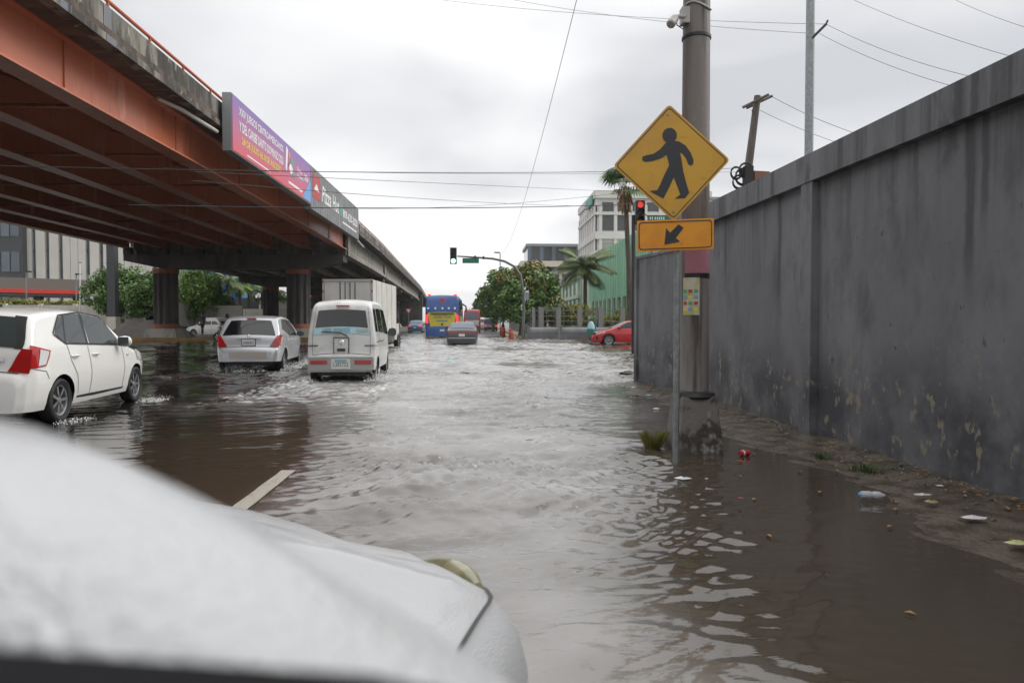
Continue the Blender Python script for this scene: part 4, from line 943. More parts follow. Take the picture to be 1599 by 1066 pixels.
mb=MB(); b.patch_top(mb,b.sz(.62,True),b.sz(.32,True),-.85,.85,.012,8,4); mb.build('grille','black',t,smooth=True,local=True)

# ---- blue and yellow coach
b=Body(11.8,1.25,[(0,.35),(0,.9),(.04,1.0),(.06,2.2),(.16,2.9),(.30,3.22),(.5,3.32),(2,3.36),(10.5,3.36),(11.2,3.25),(11.6,2.6),(11.75,1.4),(11.8,.35)],[(.3,.98),(1,1),(2.4,.99),(3.3,.93)],[(0,.95),(.1,.985),(.4,1),(11.2,1),(11.8,.85)],.33,[2.9,9.2],.48,r=.14,crown=.05)
t=vehicle('coach','blue intercity coach with yellow rear panel driving away','bus',(-2.78,57.9,-.08),0,b,'bus_blue',wd=.28)
yp=b.patch_top(MB(),b.sz(1.02),b.sz(2.05),-.80,.80,.012,8,6,v2=-.97,v3=.97).build('rear_panel','bus_yellow',t,smooth=True,local=True)
text('lettering','Caribe Tours','bus_blue',yp,(-.62,-5.90,1.60),(1,0,0),(0,0,1),.26,1.3,shear=.3,local=True)
MB().box((0,-5.90,1.42),(.8,.012,.05)).build('small_print','bus_blue',yp,local=True)
for i,z in enumerate((1.98,1.93,1.88)): MB().box((0,-5.89,z),(1.7,.03,.022)).build('vent_slat','dark_metal',yp,local=True)
MB().box((0,-5.905,1.16),(.16,.02,.16)).build('badge','plate_print',yp,local=True)
for x in (-1.02,-.5,.02,.48,.92): MB().lathe([(0,-.03),(.07,-.03),(.10,.02)],axis='y',c=(x,-5.80,2.32),n=16).build('round_lamp','poster_white',t,smooth=True,local=True)
MB().lathe([(0,-.01),(.19,-.01),(.21,.03)],axis='y',c=(.02,-5.73,2.88),n=18).build('emblem_disc','poster_red',t,local=True)
MB().box((.02,-5.77,2.62),(.05,.03,.32)).build('emblem_stem','poster_red',t,local=True); MB().box((.0,-5.78,2.50),(.95,.03,.035)).build('emblem_bar','poster_red',t,local=True)
for sg in (1,-1):
    MB().box((sg*1.10,-5.90,1.55),(.17,.05,.62)).build('taillight','red_lit',t,local=True)
    MB().box((sg*.95,-5.45,3.30),(.22,.10,.10)).build('roof_lamp','red_lit',t,local=True)
    for k in range(6): b.patch_side(MB(),[(.8+k*1.7,1.9),(2.4+k*1.7,1.9),(2.4+k*1.7,2.85),(.8+k*1.7,2.85)],sg,.008).build('window','glass_dark',t,smooth=True,local=True)
    mb=b.patch_side(MB(),[(.9,.75),(8.2,.75),(8.2,1.75),(.9,1.75)],sg,.006,10); mb.build('side_stripe','bus_yellow',t,local=True)
    MB().tube([(sg*1.2,5.6,2.9),(sg*1.5,5.75,2.7),(sg*1.5,5.75,2.2)],.07,8).build('mirror_arm','black',t,local=True)
plate(t,-5.93,.72,'',.34,.16); MB().box((0,-5.93,.42),(2.3,.06,.25)).build('bumper','bus_blue',t,local=True)

# ---- distant traffic
def farvan(name,label,px,Y,L,W,H,paint,yaw=0,band=None,lit=False,zoff=-.05):
    b=Body(L,W,[(0,.4),(0,.9),(.05,1.0),(.08,H*.6),(.2,H-.15),(.4,H-.03),(1,H),(L-1.2,H),(L-.6,H-.15),(L-.15,H*.5),(L-.02,.9),(L,.4)],[(.2,.96),(.6,1),(H*.55,.99),(H,.88)],[(0,.95),(.1,1),(L-.5,1),(L,.85)],.3,[L*.2,L*.8],.34,r=.1)
    t=vehicle(name,label,'bus' if H>2.2 else 'car',(at(px,510,Y).x,Y+L/2,zoff),yaw,b,paint)
    b.patch_top(MB(),b.sz(H*.58),b.sz(H*.86),-.88,.88,.02,8,4,v2=-.82,v3=.82).build('rear_window','glass_blue',t,smooth=True,local=True)
    for sg in (1,-1):
        MB().box((sg*W*.85,-L/2-.0,H*.40),(.16,.12,.26)).build('taillight','red_lit' if lit else 'red_lens',t,local=True)
        for k in range(3): b.patch_side(MB(),[(.5+k*L*.28,H*.58),(.4+(k+.9)*L*.28,H*.58),(.4+(k+.9)*L*.28,H*.84),(.55+k*L*.28,H*.84)],sg,.01).build('window','glass_dark',t,smooth=True,local=True)
    if band: MB().box((0,-L/2-.01,H*.42),(W*1.6,.03,H*.22)).build('rear_band',band,t,local=True)
    plate(t,-L/2-.04,.62,'',.34,.16)
    return t
mat('bus_red',(.42,.035,.04),.35,coat=.4)
farvan('minibus','red and white minibus beyond the dark sedan',737,84,6.2,1.02,2.75,'bus_red',band='truck_white')
farvan('minibus','white minibus far ahead, left of two white roofs',749,128,7,1.1,3.0,'truck_white')
farvan('minibus','white minibus far ahead under the trees, right of two',765,140,7,1.1,2.95,'truck_white',zoff=.0)
farvan('jeep','dark jeep with lit brake lights far ahead in the lane',766.5,96,4.3,.92,1.78,'paint_dark',band='truck_edge',lit=True)
farvan('minivan','grey van squeezed between the minibus and the jeep',752,104,4.4,.85,1.9,'paint_silver',lit=True)
# ---- vehicles beyond the overpass
b=sedan(4.5,.9,1.62); q=at(334,515,62); t=vehicle('parked_car','white car half hidden behind the silver hatchback beyond the island','car',(q.x,62,0),75,b,'paint_white'); sedan_parts(b,t)
q=at(236,515,64); t=thing('cab_truck','white truck seen head on behind the thin tree trunk','truck',(q.x,65.5,0),R(172))
cb=Body(1.9,1.0,[(0,.6),(0,2.1),(.1,2.2),(1.2,2.25),(1.4,2.15),(1.75,1.35),(1.86,1.1),(1.9,.45)],[(.4,1),(1.3,1),(2.25,.88)],[(0,1),(1.5,1),(1.9,.92)],.45,[.95],.40,r=.1)
cb.mesh().build('cab','truck_white',t,smooth=True,local=True); cb.patch_top(MB(),cb.sz(2.08,True),cb.sz(1.42,True),-.9,.9,.012,8,5).build('windscreen','glass_dark',t,smooth=True,local=True)
MB().box((0,-3.2,1.9),(2.05,4.4,2.2)).build('cargo_box','truck_white',t,local=True); MB().box((0,-2,.6),(.9,6.4,.3)).build('chassis','black',t,local=True)
for sg in (1,-1):
    cb.patch_side(MB(),[(.55,1.35),(1.55,1.35),(1.3,2.0),(.6,2.0)],sg,.008).build('window','glass_dark',t,local=True)
    MB().box((sg*.72,.93,.85),(.34,.06,.2)).build('headlight','clear_lens',t,local=True)
    for y in (0,-4): wheel(t,sg*.86,y,.40,.24,sg,5)
    MB().box((sg*1.16,.75,1.75),(.14,.08,.34)).build('mirror','black',t,local=True)
MB().box((0,.955,.6),(1.7,.06,.22)).build('bumper','truck_edge',t,local=True); MB().box((0,.95,1.0),(1.1,.03,.12)).build('grille','black',t,local=True)

# ---- the car the picture is taken from
EY=-5.0; he=Vector((math.sin(R(-EY)),math.cos(R(-EY)),0)); ri=Vector((he.y,-he.x,0))
LE,WE=4.40,.88
b=Body(LE,WE,[(0,.36),(0,.62),(.06,.75),(.12,1.0),(.45,1.40),(.6,1.46),(1.1,1.51),(1.7,1.50),(2.1,1.44),(2.90,1.035),(3.0,1.01),(3.5,1.01),(3.95,.965),(4.20,.875),(4.32,.72),(4.385,.54),(4.40,.30)],
   [(.15,.9),(.3,.97),(.55,1.0),(.72,.995),(.86,.965),(.95,.94),(1.02,.93),(1.42,.775),(1.6,.7)],[(0,.76),(.1,.9),(.4,.985),(1,1),(3.0,1),(3.4,1.02),(3.68,1.06),(3.84,1.04),(3.98,.98),(4.1,.90),(4.2,.80),(4.28,.685),(4.35,.545),(4.40,.40)],.2,[.7,3.52],.30,r=.26,crown=.10)
fc=Vector((.10,1.97,0)); ce=fc-he*(LE/2)-ri*WE
t=vehicle('foreground_car','white rain-beaded car bonnet with yellowed headlight at bottom left','car',(ce.x,ce.y,-.02),EY,b,'paint_rain')
mat('headlight_yellowed',(.17,.16,.085),.2,coat=.4,col2=(.28,.265,.16),scale=9)
for sg in (1,-1):
    mb=MB(); cs=[];rs_=[]
    for k in range(13):
        q=k/12; x_=4.365-.485*q**1.1; hp=b.half(x_); p0=hp[15]; p=Vector((sg*(p0[0]+.012+.008*q),x_-LE/2+.024*(1-q),p0[1]-.004)); cs.append(p); rs_.append(.006+.038*math.sin(math.pi*(.04+.93*q))**.8)
    mb.tube(cs,rs_,16); mb.build('headlight','headlight_yellowed',t,smooth=True,local=True,sharp=70)
    mb=MB(); d0=float(np.interp(3.0,b.p[:,0],b.d)); d1=float(np.interp(4.02,b.p[:,0],b.d)); mb.grid([[(sg*(p0[0]+dw),x_-LE/2,p0[1]+.004+abs(dw)*.2) for dw in (-.004,.004)] for x_ in np.linspace(3.42,3.86,14) for p0 in (b.half(x_)[15],)]); mb.build('wing_seam','dark_metal',t,smooth=True,local=True)
    for q in ([(.75,1.12),(1.44,1.02),(1.52,1.40),(1.0,1.39)],[(1.55,1.01),(2.60,1.0),(2.13,1.35),(1.60,1.40)]): b.patch_side(MB(),q,sg,.007).build('window','glass_mid',t,smooth=True,local=True)
b.patch_top(MB(),b.sz(1.42,True),b.sz(1.06,True),-.88,.88,.008,10,6,v2=-.92,v3=.92).build('windscreen','glass_mid',t,smooth=True,local=True)
b.patch_top(MB(),b.sz(.66,True),b.sz(.45,True),-.45,.45,.012,8,4).build('grille','black',t,smooth=True,local=True)
plate(t,LE/2+.012,.44,'',.34,.16,face=1)
mat('rim_black',(.008,.008,.009),.8,spec=.1)
# its door mirror, right beside the lens
inv=Matrix.Translation(Vector((ce.x,ce.y,-.02))) @ Matrix.Rotation(R(EY),4,'Z'); inv=inv.inverted()
mc=Vector((-.092,.165,1.174)); rows=[]; nu,nv=22,14
for j in range(nv+1):
    ph=-math.pi/2+math.pi*j/nv; rows.append([])
    for i in range(nu):
        th=2*math.pi*i/nu; f=lambda c,p: math.copysign(abs(c)**p,c)
        x=.135*f(math.cos(ph),.5)*f(math.cos(th),.6); y=.055*f(math.cos(ph),.6)*f(math.sin(th),.7); z=.098*f(math.sin(ph),.75)
        v=Vector((x,y,z)); v.rotate(Matrix.Rotation(R(31),3,'Y')); rows[-1].append(inv@(mc+v))
mb=MB(); mb.grid(rows,True); mo=mb.build('door_mirror','paint_rain',t,smooth=True,local=True,sharp=80)
rows=[]
for j,(s_,yy) in enumerate(((1.0,-.038),(1.07,-.045),(1.07,-.058),(.9,-.064))):
    r_=[]
    for i in range(28):
        th=2*math.pi*i/28; v=Vector((.132*s_*f(math.cos(th),.5),yy,.095*s_*f(math.sin(th),.6))); v.rotate(Matrix.Rotation(R(4),3,'Y')); r_.append(inv@(mc+v+Vector((0,0,-.0092))))
    rows.append(r_)
mb=MB(); mb.grid(rows,True); mb.f.append(tuple(range(84,112))); mb.build('mirror_rim','rim_black',mo,smooth=True,local=True)
MB().tube([inv@(mc+Vector((-.1,0,-.05))),inv@(mc+Vector((-.30,.06,-.13)))],.04,8).build('mirror_arm','black',mo,local=True)
# ================================================================== VEGETATION
mat('leaf_green',(.042,.10,.016),.45,col2=(.125,.235,.04),island=True)
mat('leaf_bright',(.075,.155,.02),.45,col2=(.20,.33,.05),island=True)
mat('leaf_olive',(.045,.085,.018),.5,col2=(.13,.17,.04),island=True)
mat('leaf_yellow',(.16,.12,.02),.5,col2=(.28,.20,.035),island=True)
mat('leaf_dark',(.016,.034,.012),.5,col2=(.05,.085,.028),island=True)
mat('hedge_lime',(.11,.13,.012),.5,col2=(.24,.23,.02),island=True)
mat('bark',(.06,.05,.04),.9,col2=(.10,.085,.07),scale=5,stretch=(2,2,.3),bump=.5)
mat('dead_frond',(.16,.09,.045),.8,col2=(.26,.16,.08),island=True)
def leaves(n,centers,radii,size,rs,up=.3):
    C=centers[rs.randint(0,len(centers),n)] ; idx=rs.randint(0,len(centers),n); C=centers[idx]; rad=radii[idx]
    d=rs.normal(size=(n,3)); d/=np.linalg.norm(d,axis=1)[:,None]; r=rs.uniform(.25,1,n)**.45
    P=C+d*rad*r[:,None]
    nrm=d+rs.normal(size=(n,3))*.7; nrm[:,2]+=up; nrm/=np.linalg.norm(nrm,axis=1)[:,None]
    u=np.cross(nrm,rs.normal(size=(n,3))); u/=np.linalg.norm(u,axis=1)[:,None]; v=np.cross(nrm,u)
    s=size*rs.uniform(.55,1.35,n)[:,None]
    V=np.stack([P-u*s,P-v*s*.5+nrm*s*.12,P+u*s,P+v*s*.5+nrm*s*.12],1).reshape(-1,3)
    F=np.arange(4*n).reshape(n,4); return V,F
def tree(name,label,base,h,crown_c,crown_r,n,size,m,seed,trunk_r=.16,ncl=34,group=None,m2=None,lean=0.0,cat='tree'):
    rs=np.random.RandomState(seed); t=thing(name,label,cat,base,group=group); b0=Vector(base); cc=Vector(crown_c); cr=np.array(crown_r)
    cl=[]
    for _ in range(ncl):
        d=rs.normal(size=3); d/=np.linalg.norm(d); cl.append(np.array(cc)+d*cr*rs.uniform(.45,1.02))
    cl=np.array(cl); rad=np.stack([cr*rs.uniform(.22,.42) for _ in range(ncl)])
    mb=MB(); top=Vector((cc.x,cc.y,cc.z-cr[2]*.35)); mid=b0.lerp(top,.5)+Vector((rs.uniform(-.15,.15)+lean,0,0))
    mb.tube([b0-Vector((0,0,.2)),b0.lerp(mid,.5),mid,top],[trunk_r*1.25,trunk_r,trunk_r*.85,trunk_r*.55],8); tr=mb.build('trunk','bark',t,smooth=True)
    mb=MB()
    for k in range(0,ncl,3):
        p=Vector(cl[k]); mb.tube([top-Vector((0,0,cr[2]*.3*rs.rand())),top.lerp(p,.5)+Vector((0,0,.1)),p],[trunk_r*.4,trunk_r*.25,trunk_r*.08],5)
    mb.build('limbs','bark',tr,smooth=True)
    V,F=leaves(n,cl,rad,size,rs); npmesh('crown',V,F,m,t)
    if m2:
        k=rs.choice(ncl,max(4,ncl//4),replace=False); V,F=leaves(n//4,cl[k],rad[k]*1.02,size,rs); npmesh('crown',V,F,m2,t)
    return t
def palm(name,label,base,top,fl,nf,m,seed,trunk_r=.14,fan=False,droop=1.0,skirt=False,group=None,leafw=.5):
    rs=np.random.RandomState(seed); b0=Vector(base); tp=Vector(top); t=thing(name,label,'palm tree',base,group=group)
    md=b0.lerp(tp,.5)+Vector((rs.uniform(-.1,.1),0,0)); MB().tube([b0-Vector((0,0,.2)),md,tp],[trunk_r*1.3,trunk_r,trunk_r*.85],9).build('trunk','bark',t,smooth=True)
    for k in range(nf):
        a=2*math.pi*k/nf*1.0+rs.uniform(-.25,.25); el=rs.uniform(-.35,1.15) if not skirt else rs.uniform(-.5,1.2); L_=fl*rs.uniform(.8,1.1)
        V=[];F=[]
        d=Vector((math.cos(a)*math.cos(el),math.sin(a)*math.cos(el),math.sin(el))); pts=[]; p=tp.copy(); dd=d.copy(); ns=9
        for i in range(ns+1):
            pts.append(p.copy()); p=p+dd*(L_/ns); dd=(dd+Vector((0,0,-.16*droop*(.4+i/ns)))).normalized()
        if fan:
            hub=pts[4]; side=d.cross(Vector((0,0,1))).normalized(); upv=side.cross(d)
            for j in range(15):
                g=(j-7)/7*1.7; dr=(d*math.cos(g)+side*math.sin(g)).normalized(); e1=hub+dr*L_*.30; e2=e1+(dr*.55+Vector((0,0,-.6*droop))).normalized()*L_*.28
                wv=dr.cross(upv).normalized()*L_*.030; n0=len(V); V+=[hub,e1-wv,e2,e1+wv]; F.append((n0,n0+1,n0+2,n0+3))
            wv=side*.015; n0=len(V); V+=[pts[0]-wv,pts[0]+wv,hub+wv,hub-wv]; F.append((n0,n0+1,n0+2,n0+3))
        else:
            for i in range(1,ns+1):
                tg=(pts[i]-pts[i-1]).normalized(); side=tg.cross(Vector((0,0,1)));
                side=side.normalized() if side.length>.05 else Vector((1,0,0))
                for q in (.0,.2,.4,.6,.8):
                    for s_ in (-1,1):
                        r0=pts[i-1].lerp(pts[i],q); ll=leafw*L_*.34*math.sin(math.pi*min(.97,(i-1+q)/ns*.85+.12))+.05
                        e2=r0+side*s_*ll*.8+tg*ll*.55+Vector((0,0,-ll*.45*droop)); mdp=r0.lerp(e2,.5)+Vector((0,0,.04)); wv=tg*.011*fl
                        n0=len(V); V+=[r0-wv*.3,mdp-wv,e2,mdp+wv]; F.append((n0,n0+1,n0+2,n0+3))
                n0=len(V); wv=side*.018; V+=[pts[i-1]-wv,pts[i-1]+wv,pts[i]+wv,pts[i]-wv]; F.append((n0,n0+1,n0+2,n0+3))
        npmesh('frond',[tuple(v) for v in V],F,m,t)
    if skirt:
        V=[];F=[]
        for k in range(60):
            a=rs.uniform(0,6.28); r_=trunk_r*rs.uniform(1,2.6); p=tp+Vector((math.cos(a)*r_,math.sin(a)*r_,rs.uniform(-.5,.1)*fl*.5)); e2=p+Vector((math.cos(a)*.2,math.sin(a)*.2,-fl*rs.uniform(.3,.6))); s_=Vector((-math.sin(a),math.cos(a),0))*.06
            n0=len(V); V+=[p-s_,p+s_,e2+s_,e2-s_]; F.append((n0,n0+1,n0+2,n0+3))
        npmesh('dead_fronds',[tuple(v) for v in V],F,'dead_frond',t)
    return t
def shrub(name,label,c,r,n,m,seed,group=None,size=.09):
    rs=np.random.RandomState(seed); t=thing(name,label,'shrub',(c[0],c[1],0),group=group); cr=np.array(r)
    cl=np.array([np.array(c)+(lambda d:d/np.linalg.norm(d)*cr*rs.uniform(.3,.8))(rs.normal(size=3)) for _ in range(14)]); rad=np.stack([cr*rs.uniform(.3,.5) for _ in range(14)])
    V,F=leaves(n,cl,rad,size,rs); npmesh('foliage',V,F,m,t); MB().tube([(c[0],c[1],-.1),(c[0],c[1],c[2])],[.06,.03],6).build('stem','bark',t); return t

# ================================================================== RIGHT BACKGROUND
g=MB(); g.poly([(3.1,51.3,-.1),(60,51.3,-.1),(60,400,-.1),(3.1,400,-.1)],(0,0,.17)); mat('paving',(.20,.18,.155),.5,col2=(.13,.115,.10),scale=.5); struct(g.build('sidewalk','paving'))
mat('kerb_yellow',(.42,.27,.05),.7,col2=(.30,.22,.10),scale=2)
kb=thing('kerb','worn yellow kerb line below the street trees','kerb',(3.0,60,0))
for i in range(24): MB().box((3.02,51.5+i*2.0,.03),(.16,1.97,.26)).build('kerb_stone','kerb_yellow',kb)
# low wall with round top
mat('barrier_grey',(.15,.155,.165),.5,col2=(.11,.115,.12),scale=1.5)
bw=thing('low_wall','low grey wall with rounded tops along the side street','wall',(6.5,50.6,0))
xa=at(825,520,50.6).x; xb=at(972,520,50.6).x; k=3; ww=(xb-xa)/k
for i in range(k+1): MB().box((xa+ww*i,50.6,.42),(.22,.72,1.0)).build('pier','barrier_grey',bw)
for i in range(k):
    x0,x1=xa+ww*i+.112,xa+ww*(i+1)-.112; mb=MB(); rows=[]
    for x in (x0,x1): rows.append([(x,50.6-.28,-.1),(x,50.6-.28,.5)]+[(x,50.6-.30*math.cos(a_),.5+.36*math.sin(a_)) for a_ in np.linspace(0,math.pi,11)]+[(x,50.6+.28,.5),(x,50.6+.28,-.1)])
    mb.grid(rows); mb.build('barrel_panel','barrier_grey',bw,smooth=True,sharp=40)
# fence
mat('fence_grey',(.20,.20,.19),.6); fc_=thing('railing_fence','grey post and bar fence behind the low wall','fence',(9,53,0))
for i,px in enumerate((833,845,872,905,938,972,1005,1040)):
    x=at(px,500,53).x; MB().box((x,53,1.15),(.36 if i not in (0,) else .25,.34,2.3)).build('post','fence_grey',fc_)
xa=at(828,500,53).x; xb=at(1060,500,53).x
for z in (.9,1.3,1.7,2.1): MB().box(((xa+xb)/2,53.02,z),(xb-xa,.05,.05)).build('rail','fence_grey',fc_)
for i,x in enumerate(np.arange(xa,xb,.62)): MB().box((x,53,1.4),(.035,.035,1.75)).build('bar','fence_grey',fc_)
side=thing('railing_fence','grey fence running up the avenue beside the trees','fence',(4.6,75,0))
for y in np.arange(54,110,2.6): MB().box((4.55,y,1.2),(.3,.3,2.4)).build('post','fence_grey',side)
for z in (.8,1.4,2.0): MB().box((4.55,82,z),(.05,56,.06)).build('rail','fence_grey',side)
for y in np.arange(54,80,.65): MB().box((4.55,y,1.3),(.04,.04,1.7)).build('bar','fence_grey',side)
# green corrugated building
mat('green_sheet',(.22,.46,.30),.5,col2=(.18,.39,.255),scale=.4); mat('green_glazing',(.07,.15,.085),.25,spec=.6); mat('pale_green',(.36,.46,.33),.6); mat('green_frame',(.30,.42,.31),.6)
GX=14.0; gb=thing('green_building','green building with corrugated metal cladding beside the junction','building',(GX,90,0))
for i in range(34):
    y=58+i*.95; mb=MB(); rows=[]
    for z in (3.7,9.25): rows.append([(GX,y,z),(GX,y+.5,z),(GX-.16,y+.56,z),(GX-.16,y+.88,z),(GX,y+.945,z)])
    mb.grid(rows); mb.build('cladding_sheet','green_sheet',gb)
MB().box((GX+8.1,77,4.6),(16,42,9.1)).build('core','pale_green',gb)
for i in range(12):
    y=58+i*2.7; MB().box((GX-.10,y,1.85),(.35,.5,3.7)).build('column','green_frame',gb); MB().box((GX+.06,y+1.35,1.9),(.1,2.1,3.3)).build('window','green_glazing',gb)
MB().box((GX+7.5,116,3.9),(15,34,7.8)).build('wing','pale_green',gb)
for j in range(7):
    y=100+j*4.6
    MB().box((GX-.05,y+2.3,5.9),(.14,4.0,1.7)).build('window','green_glazing',gb); MB().box((GX-.05,y+2.3,3.6),(.14,4.0,1.7)).build('window','green_glazing',gb)
    MB().box((GX-.14,y,4.2),(.3,.4,7.2)).build('mullion','green_frame',gb)
MB().box((GX-.2,116,4.75),(.5,34,.5)).build('ledge','pale_green',gb); MB().box((GX-.2,116,7.55),(.5,34,.5)).build('ledge','pale_green',gb); MB().box((GX-.3,116,2.45),(1.2,34,.35)).build('ledge','pale_green',gb)
# white office tower
mat('tower_white',(.66,.635,.62),.75,col2=(.60,.575,.56),scale=.2); mat('window_dark',(.05,.052,.055),.12,spec=.6); mat('blind',(.34,.33,.32),.7)
TX,TY=at(930,400,110).x,110.0; tw=thing('office_tower','tall white office tower behind the green building','building',(TX+8,TY+9,0))
H_=21.6; MB().box((TX+9,TY+9.2,H_/2),(18,18,H_)).build('core','tower_white',tw)
fl=[(19.05,1.6),(16.6,2.7),(12.9,1.5),(11.0,1.6),(8.0,2.6),(4.6,2.6)]
for (z,h_) in fl:
    for i in range(7):
        MB().box((TX+1.9+i*2.35,TY+.16,z),(1.75,.12,h_-.25)).build('window','window_dark' if z!=12.9 else 'blind',tw)
        MB().box((TX+.16,TY+1.6+i*2.45,z),(.12,1.8,h_-.25)).build('window','window_dark',tw)
for i in range(8):
    MB().box((TX+.75+i*2.35,TY+.02,9.6),(.50,.4,19.2)).build('fin','tower_white',tw); MB().box((TX+.02,TY+.45+i*2.45,9.6),(.4,.5,19.2)).build('fin','tower_white',tw)
for z in (20.9,17.95,14.6,12.0,9.8,6.3,2.5): MB().box((TX+9,TY+.0,z),(18.3,.5,1.15 if z in (14.6,20.9) else .42)).build('floor_band','tower_white',tw); MB().box((TX+.0,TY+9.2,z+.003),(.5,18.3,1.15 if z in (14.6,20.9) else .42)).build('floor_band','tower_white',tw)
mat('sign_teal',(.04,.26,.20),.5); MB().box((TX-.35,TY+4.5,20.3),(.2,6.5,1.3)).build('name_sign','sign_teal',tw)
# cream building with glazed top
mat('cream',(.64,.58,.48),.75,col2=(.58,.525,.44),scale=.2); CX0=at(818,450,150).x; CX1=at(905,450,150).x; wC=CX1-CX0
cb_=thing('cream_building','cream block with glazed top storey beyond the street trees','building',((CX0+CX1)/2,156,0))
MB().box(((CX0+CX1)/2+1.5,157,6.0),(wC-2,13.5,12.0)).build('core','cream',cb_)
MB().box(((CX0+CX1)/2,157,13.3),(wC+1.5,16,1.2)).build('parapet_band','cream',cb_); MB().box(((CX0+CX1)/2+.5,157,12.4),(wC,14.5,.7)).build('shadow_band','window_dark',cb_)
MB().box(((CX0+CX1)/2+.6,157,15.4),(wC-.4,13,3.2)).build('glazed_storey','window_dark',cb_); MB().box(((CX0+CX1)/2+.6,157,17.3),(wC+.2,14,.6)).build('roof','frame_grey',cb_)
for i in range(5): MB().box((CX0+1.2+i*(wC-1)/4.2,150.3,15.4),(.8,.3,3.2)).build('pier','glass_blue',cb_)
for r_ in range(4):
    for i in range(8):
        x=CX0+2.9+i*1.25+(.35*(i//2)); MB().box((x,150.18,10.2-r_*2.6+(.0 if r_%2 else .3)),(.95,.1,1.6 if r_%2==0 else 1.2)).build('window','window_dark',cb_)
# pale block seen right of the pole
q=at(1128,310,60); wb=thing('pale_block','pale flat-roofed block just visible right of the thick pole','building',(q.x,62,0))
MB().box((q.x+.5,63,5.6),(4.5,4,12.3)).build('wall','tower_white',wb); MB().box((q.x+.5,63,11.9),(4.7,4.2,.25)).build('roof','frame_grey',wb); MB().box((q.x-.7,60.96,10.2),(1.0,.08,1.2)).build('window','window_dark',wb)
# trees, palms, hedges
def spot(px,py,Y): return at(px,py,Y)
rowT=[(812,56,(3.15),(824,456),(2.5,2.4,2.35),'leaf_green','leaf_yellow','broad street tree turning yellow beside the signal mast'),
      (785,70,3.3,(788,457),(2.2,2.5,2.6),'leaf_green',None,'dark leafy street tree left of the yellowing one'),
      (770,92,3.6,(773,467),(2.1,2.6,2.8),'leaf_green',None,'third street tree up the avenue'),
      (762,122,3.9,(762,476),(2.3,3,2.9),'leaf_green',None,'fourth street tree up the avenue'),
      (756,165,4.4,(753,481),(2.6,3,3.2),'leaf_dark',None,'farthest street tree at the end of the row'),
      (850,63,6.2,(850,462),(1.5,1.8,2.2),'leaf_olive','leaf_yellow','yellow green tree between the mast and the slim palm')]
for i,(px,Y,x,cc,cr,m,m2,lab) in enumerate(rowT):
    c=at(cc[0],cc[1],Y); bx=at(px,500,Y).x
    tree('street_tree',lab,(bx,Y,.05),4,(c.x,Y,c.z),cr,6500 if Y<100 else 4000,.17 if Y<100 else .24,m,50+i,.17,ncl=34,group='street trees up the avenue',m2=m2)
tree('street_tree','low dark tree mass at the vanishing end of the avenue',(at(745,500,210).x,210,0),4,tuple(at(748,488,210)),(4,4,3.0),2500,.35,'leaf_dark',77,.2,group='street trees up the avenue')
q=at(916,500,60); palm('palm_tree','feathery palm drooping in front of the green building',(q.x,60,0),tuple(at(914,418,60)),2.9,30,'leaf_olive',11,.17,droop=1.35,leafw=.95)
q=at(849,510,74); palm('palm_tree','slim leaning palm with a small dark crown',(q.x,74,0),tuple(at(858,431,74)),1.5,18,'leaf_dark',12,.10,droop=1.0,leafw=.9)
q=at(985,520,44); palm('fan_palm','tall fan palm rising behind the yellow sign',(q.x,44,0),tuple(at(976,292,44)),2.1,20,'leaf_green',13,.16,fan=True,droop=.9,skirt=True)
for i,(px,py,rx,rz,m,lab) in enumerate(((862,490,1.2,.6,'leaf_olive','rounded shrub behind the fence nearest the avenue'),(905,488,1.6,.55,'hedge_lime','lime topped clipped hedge under the drooping palm'),(880,505,1.3,.5,'leaf_bright','low green shrub left of the palm trunk'),(955,500,1.5,.35,'hedge_lime','low lime hedge behind the red car'),(975,492,1.0,.4,'leaf_bright','small shrub against the corner wall edge'),(935,508,2.3,.5,'leaf_green','dark green hedge behind the fence bars'))):
    q=at(px,py,54.6+i*.3); shrub('hedge_shrub',lab,(q.x,54.6+i*.3,q.z),(rx*1.15,.9,rz*1.6),2600,m,80+i,'clipped shrubs behind the fence')
mat('bollard_red',(.33,.045,.028),.5,col2=(.22,.04,.028),scale=6)
for i,(px,Y,lab) in enumerate(((798,49.5,'nearest red bollard at the kerb corner'),(786,58,'second red bollard behind the nearest one'),(783,66,'farthest red bollard along the kerb'))):
    x=at(px,520,Y).x; t=thing('bollard',lab,'bollard',(x,Y,0),group='red kerb bollards'); MB().lathe([(.17,-.1),(.17,.66),(.15,.72),(.0,.75)],c=(x,Y,0),n=14).build('post','bollard_red',t,smooth=True); MB().lathe([(.175,.52),(.178,.55),(.175,.58)],c=(x,Y,0),n=14).build('band','poster_orange',t)
mat('teal',(.03,.24,.17),.5,col2=(.02,.15,.12),scale=5); x=at(923,520,45).x
t=thing('litter_bin','teal green litter bin with pale hood in front of the red car','bin',(x,45,0))
MB().lathe([(.20,-.1),(.20,.08),(.10,.14),(.10,.30),(.26,.36),(.28,.80),(.24,.84)],c=(x,45,0),n=16).build('bowl','teal',t,smooth=True); MB().lathe([(.24,.84),(.22,1.05),(.12,1.26),(0,1.30)],c=(x,45,0),n=16).build('hood','sticker_blue',t,smooth=True); MB().box((x+.30,45.1,.7),(.06,.06,1.5)).build('stake','teal',t)
x=at(873,520,49.6).x; t=thing('sign_post','thin grey post standing in front of the low wall','post',(x,49.6,0)); MB().box((x,49.6,1.15),(.10,.10,2.5)).build('shaft','fence_grey',t); MB().box((x,49.6,2.45),(.2,.2,.1)).build('cap','fence_grey',t)
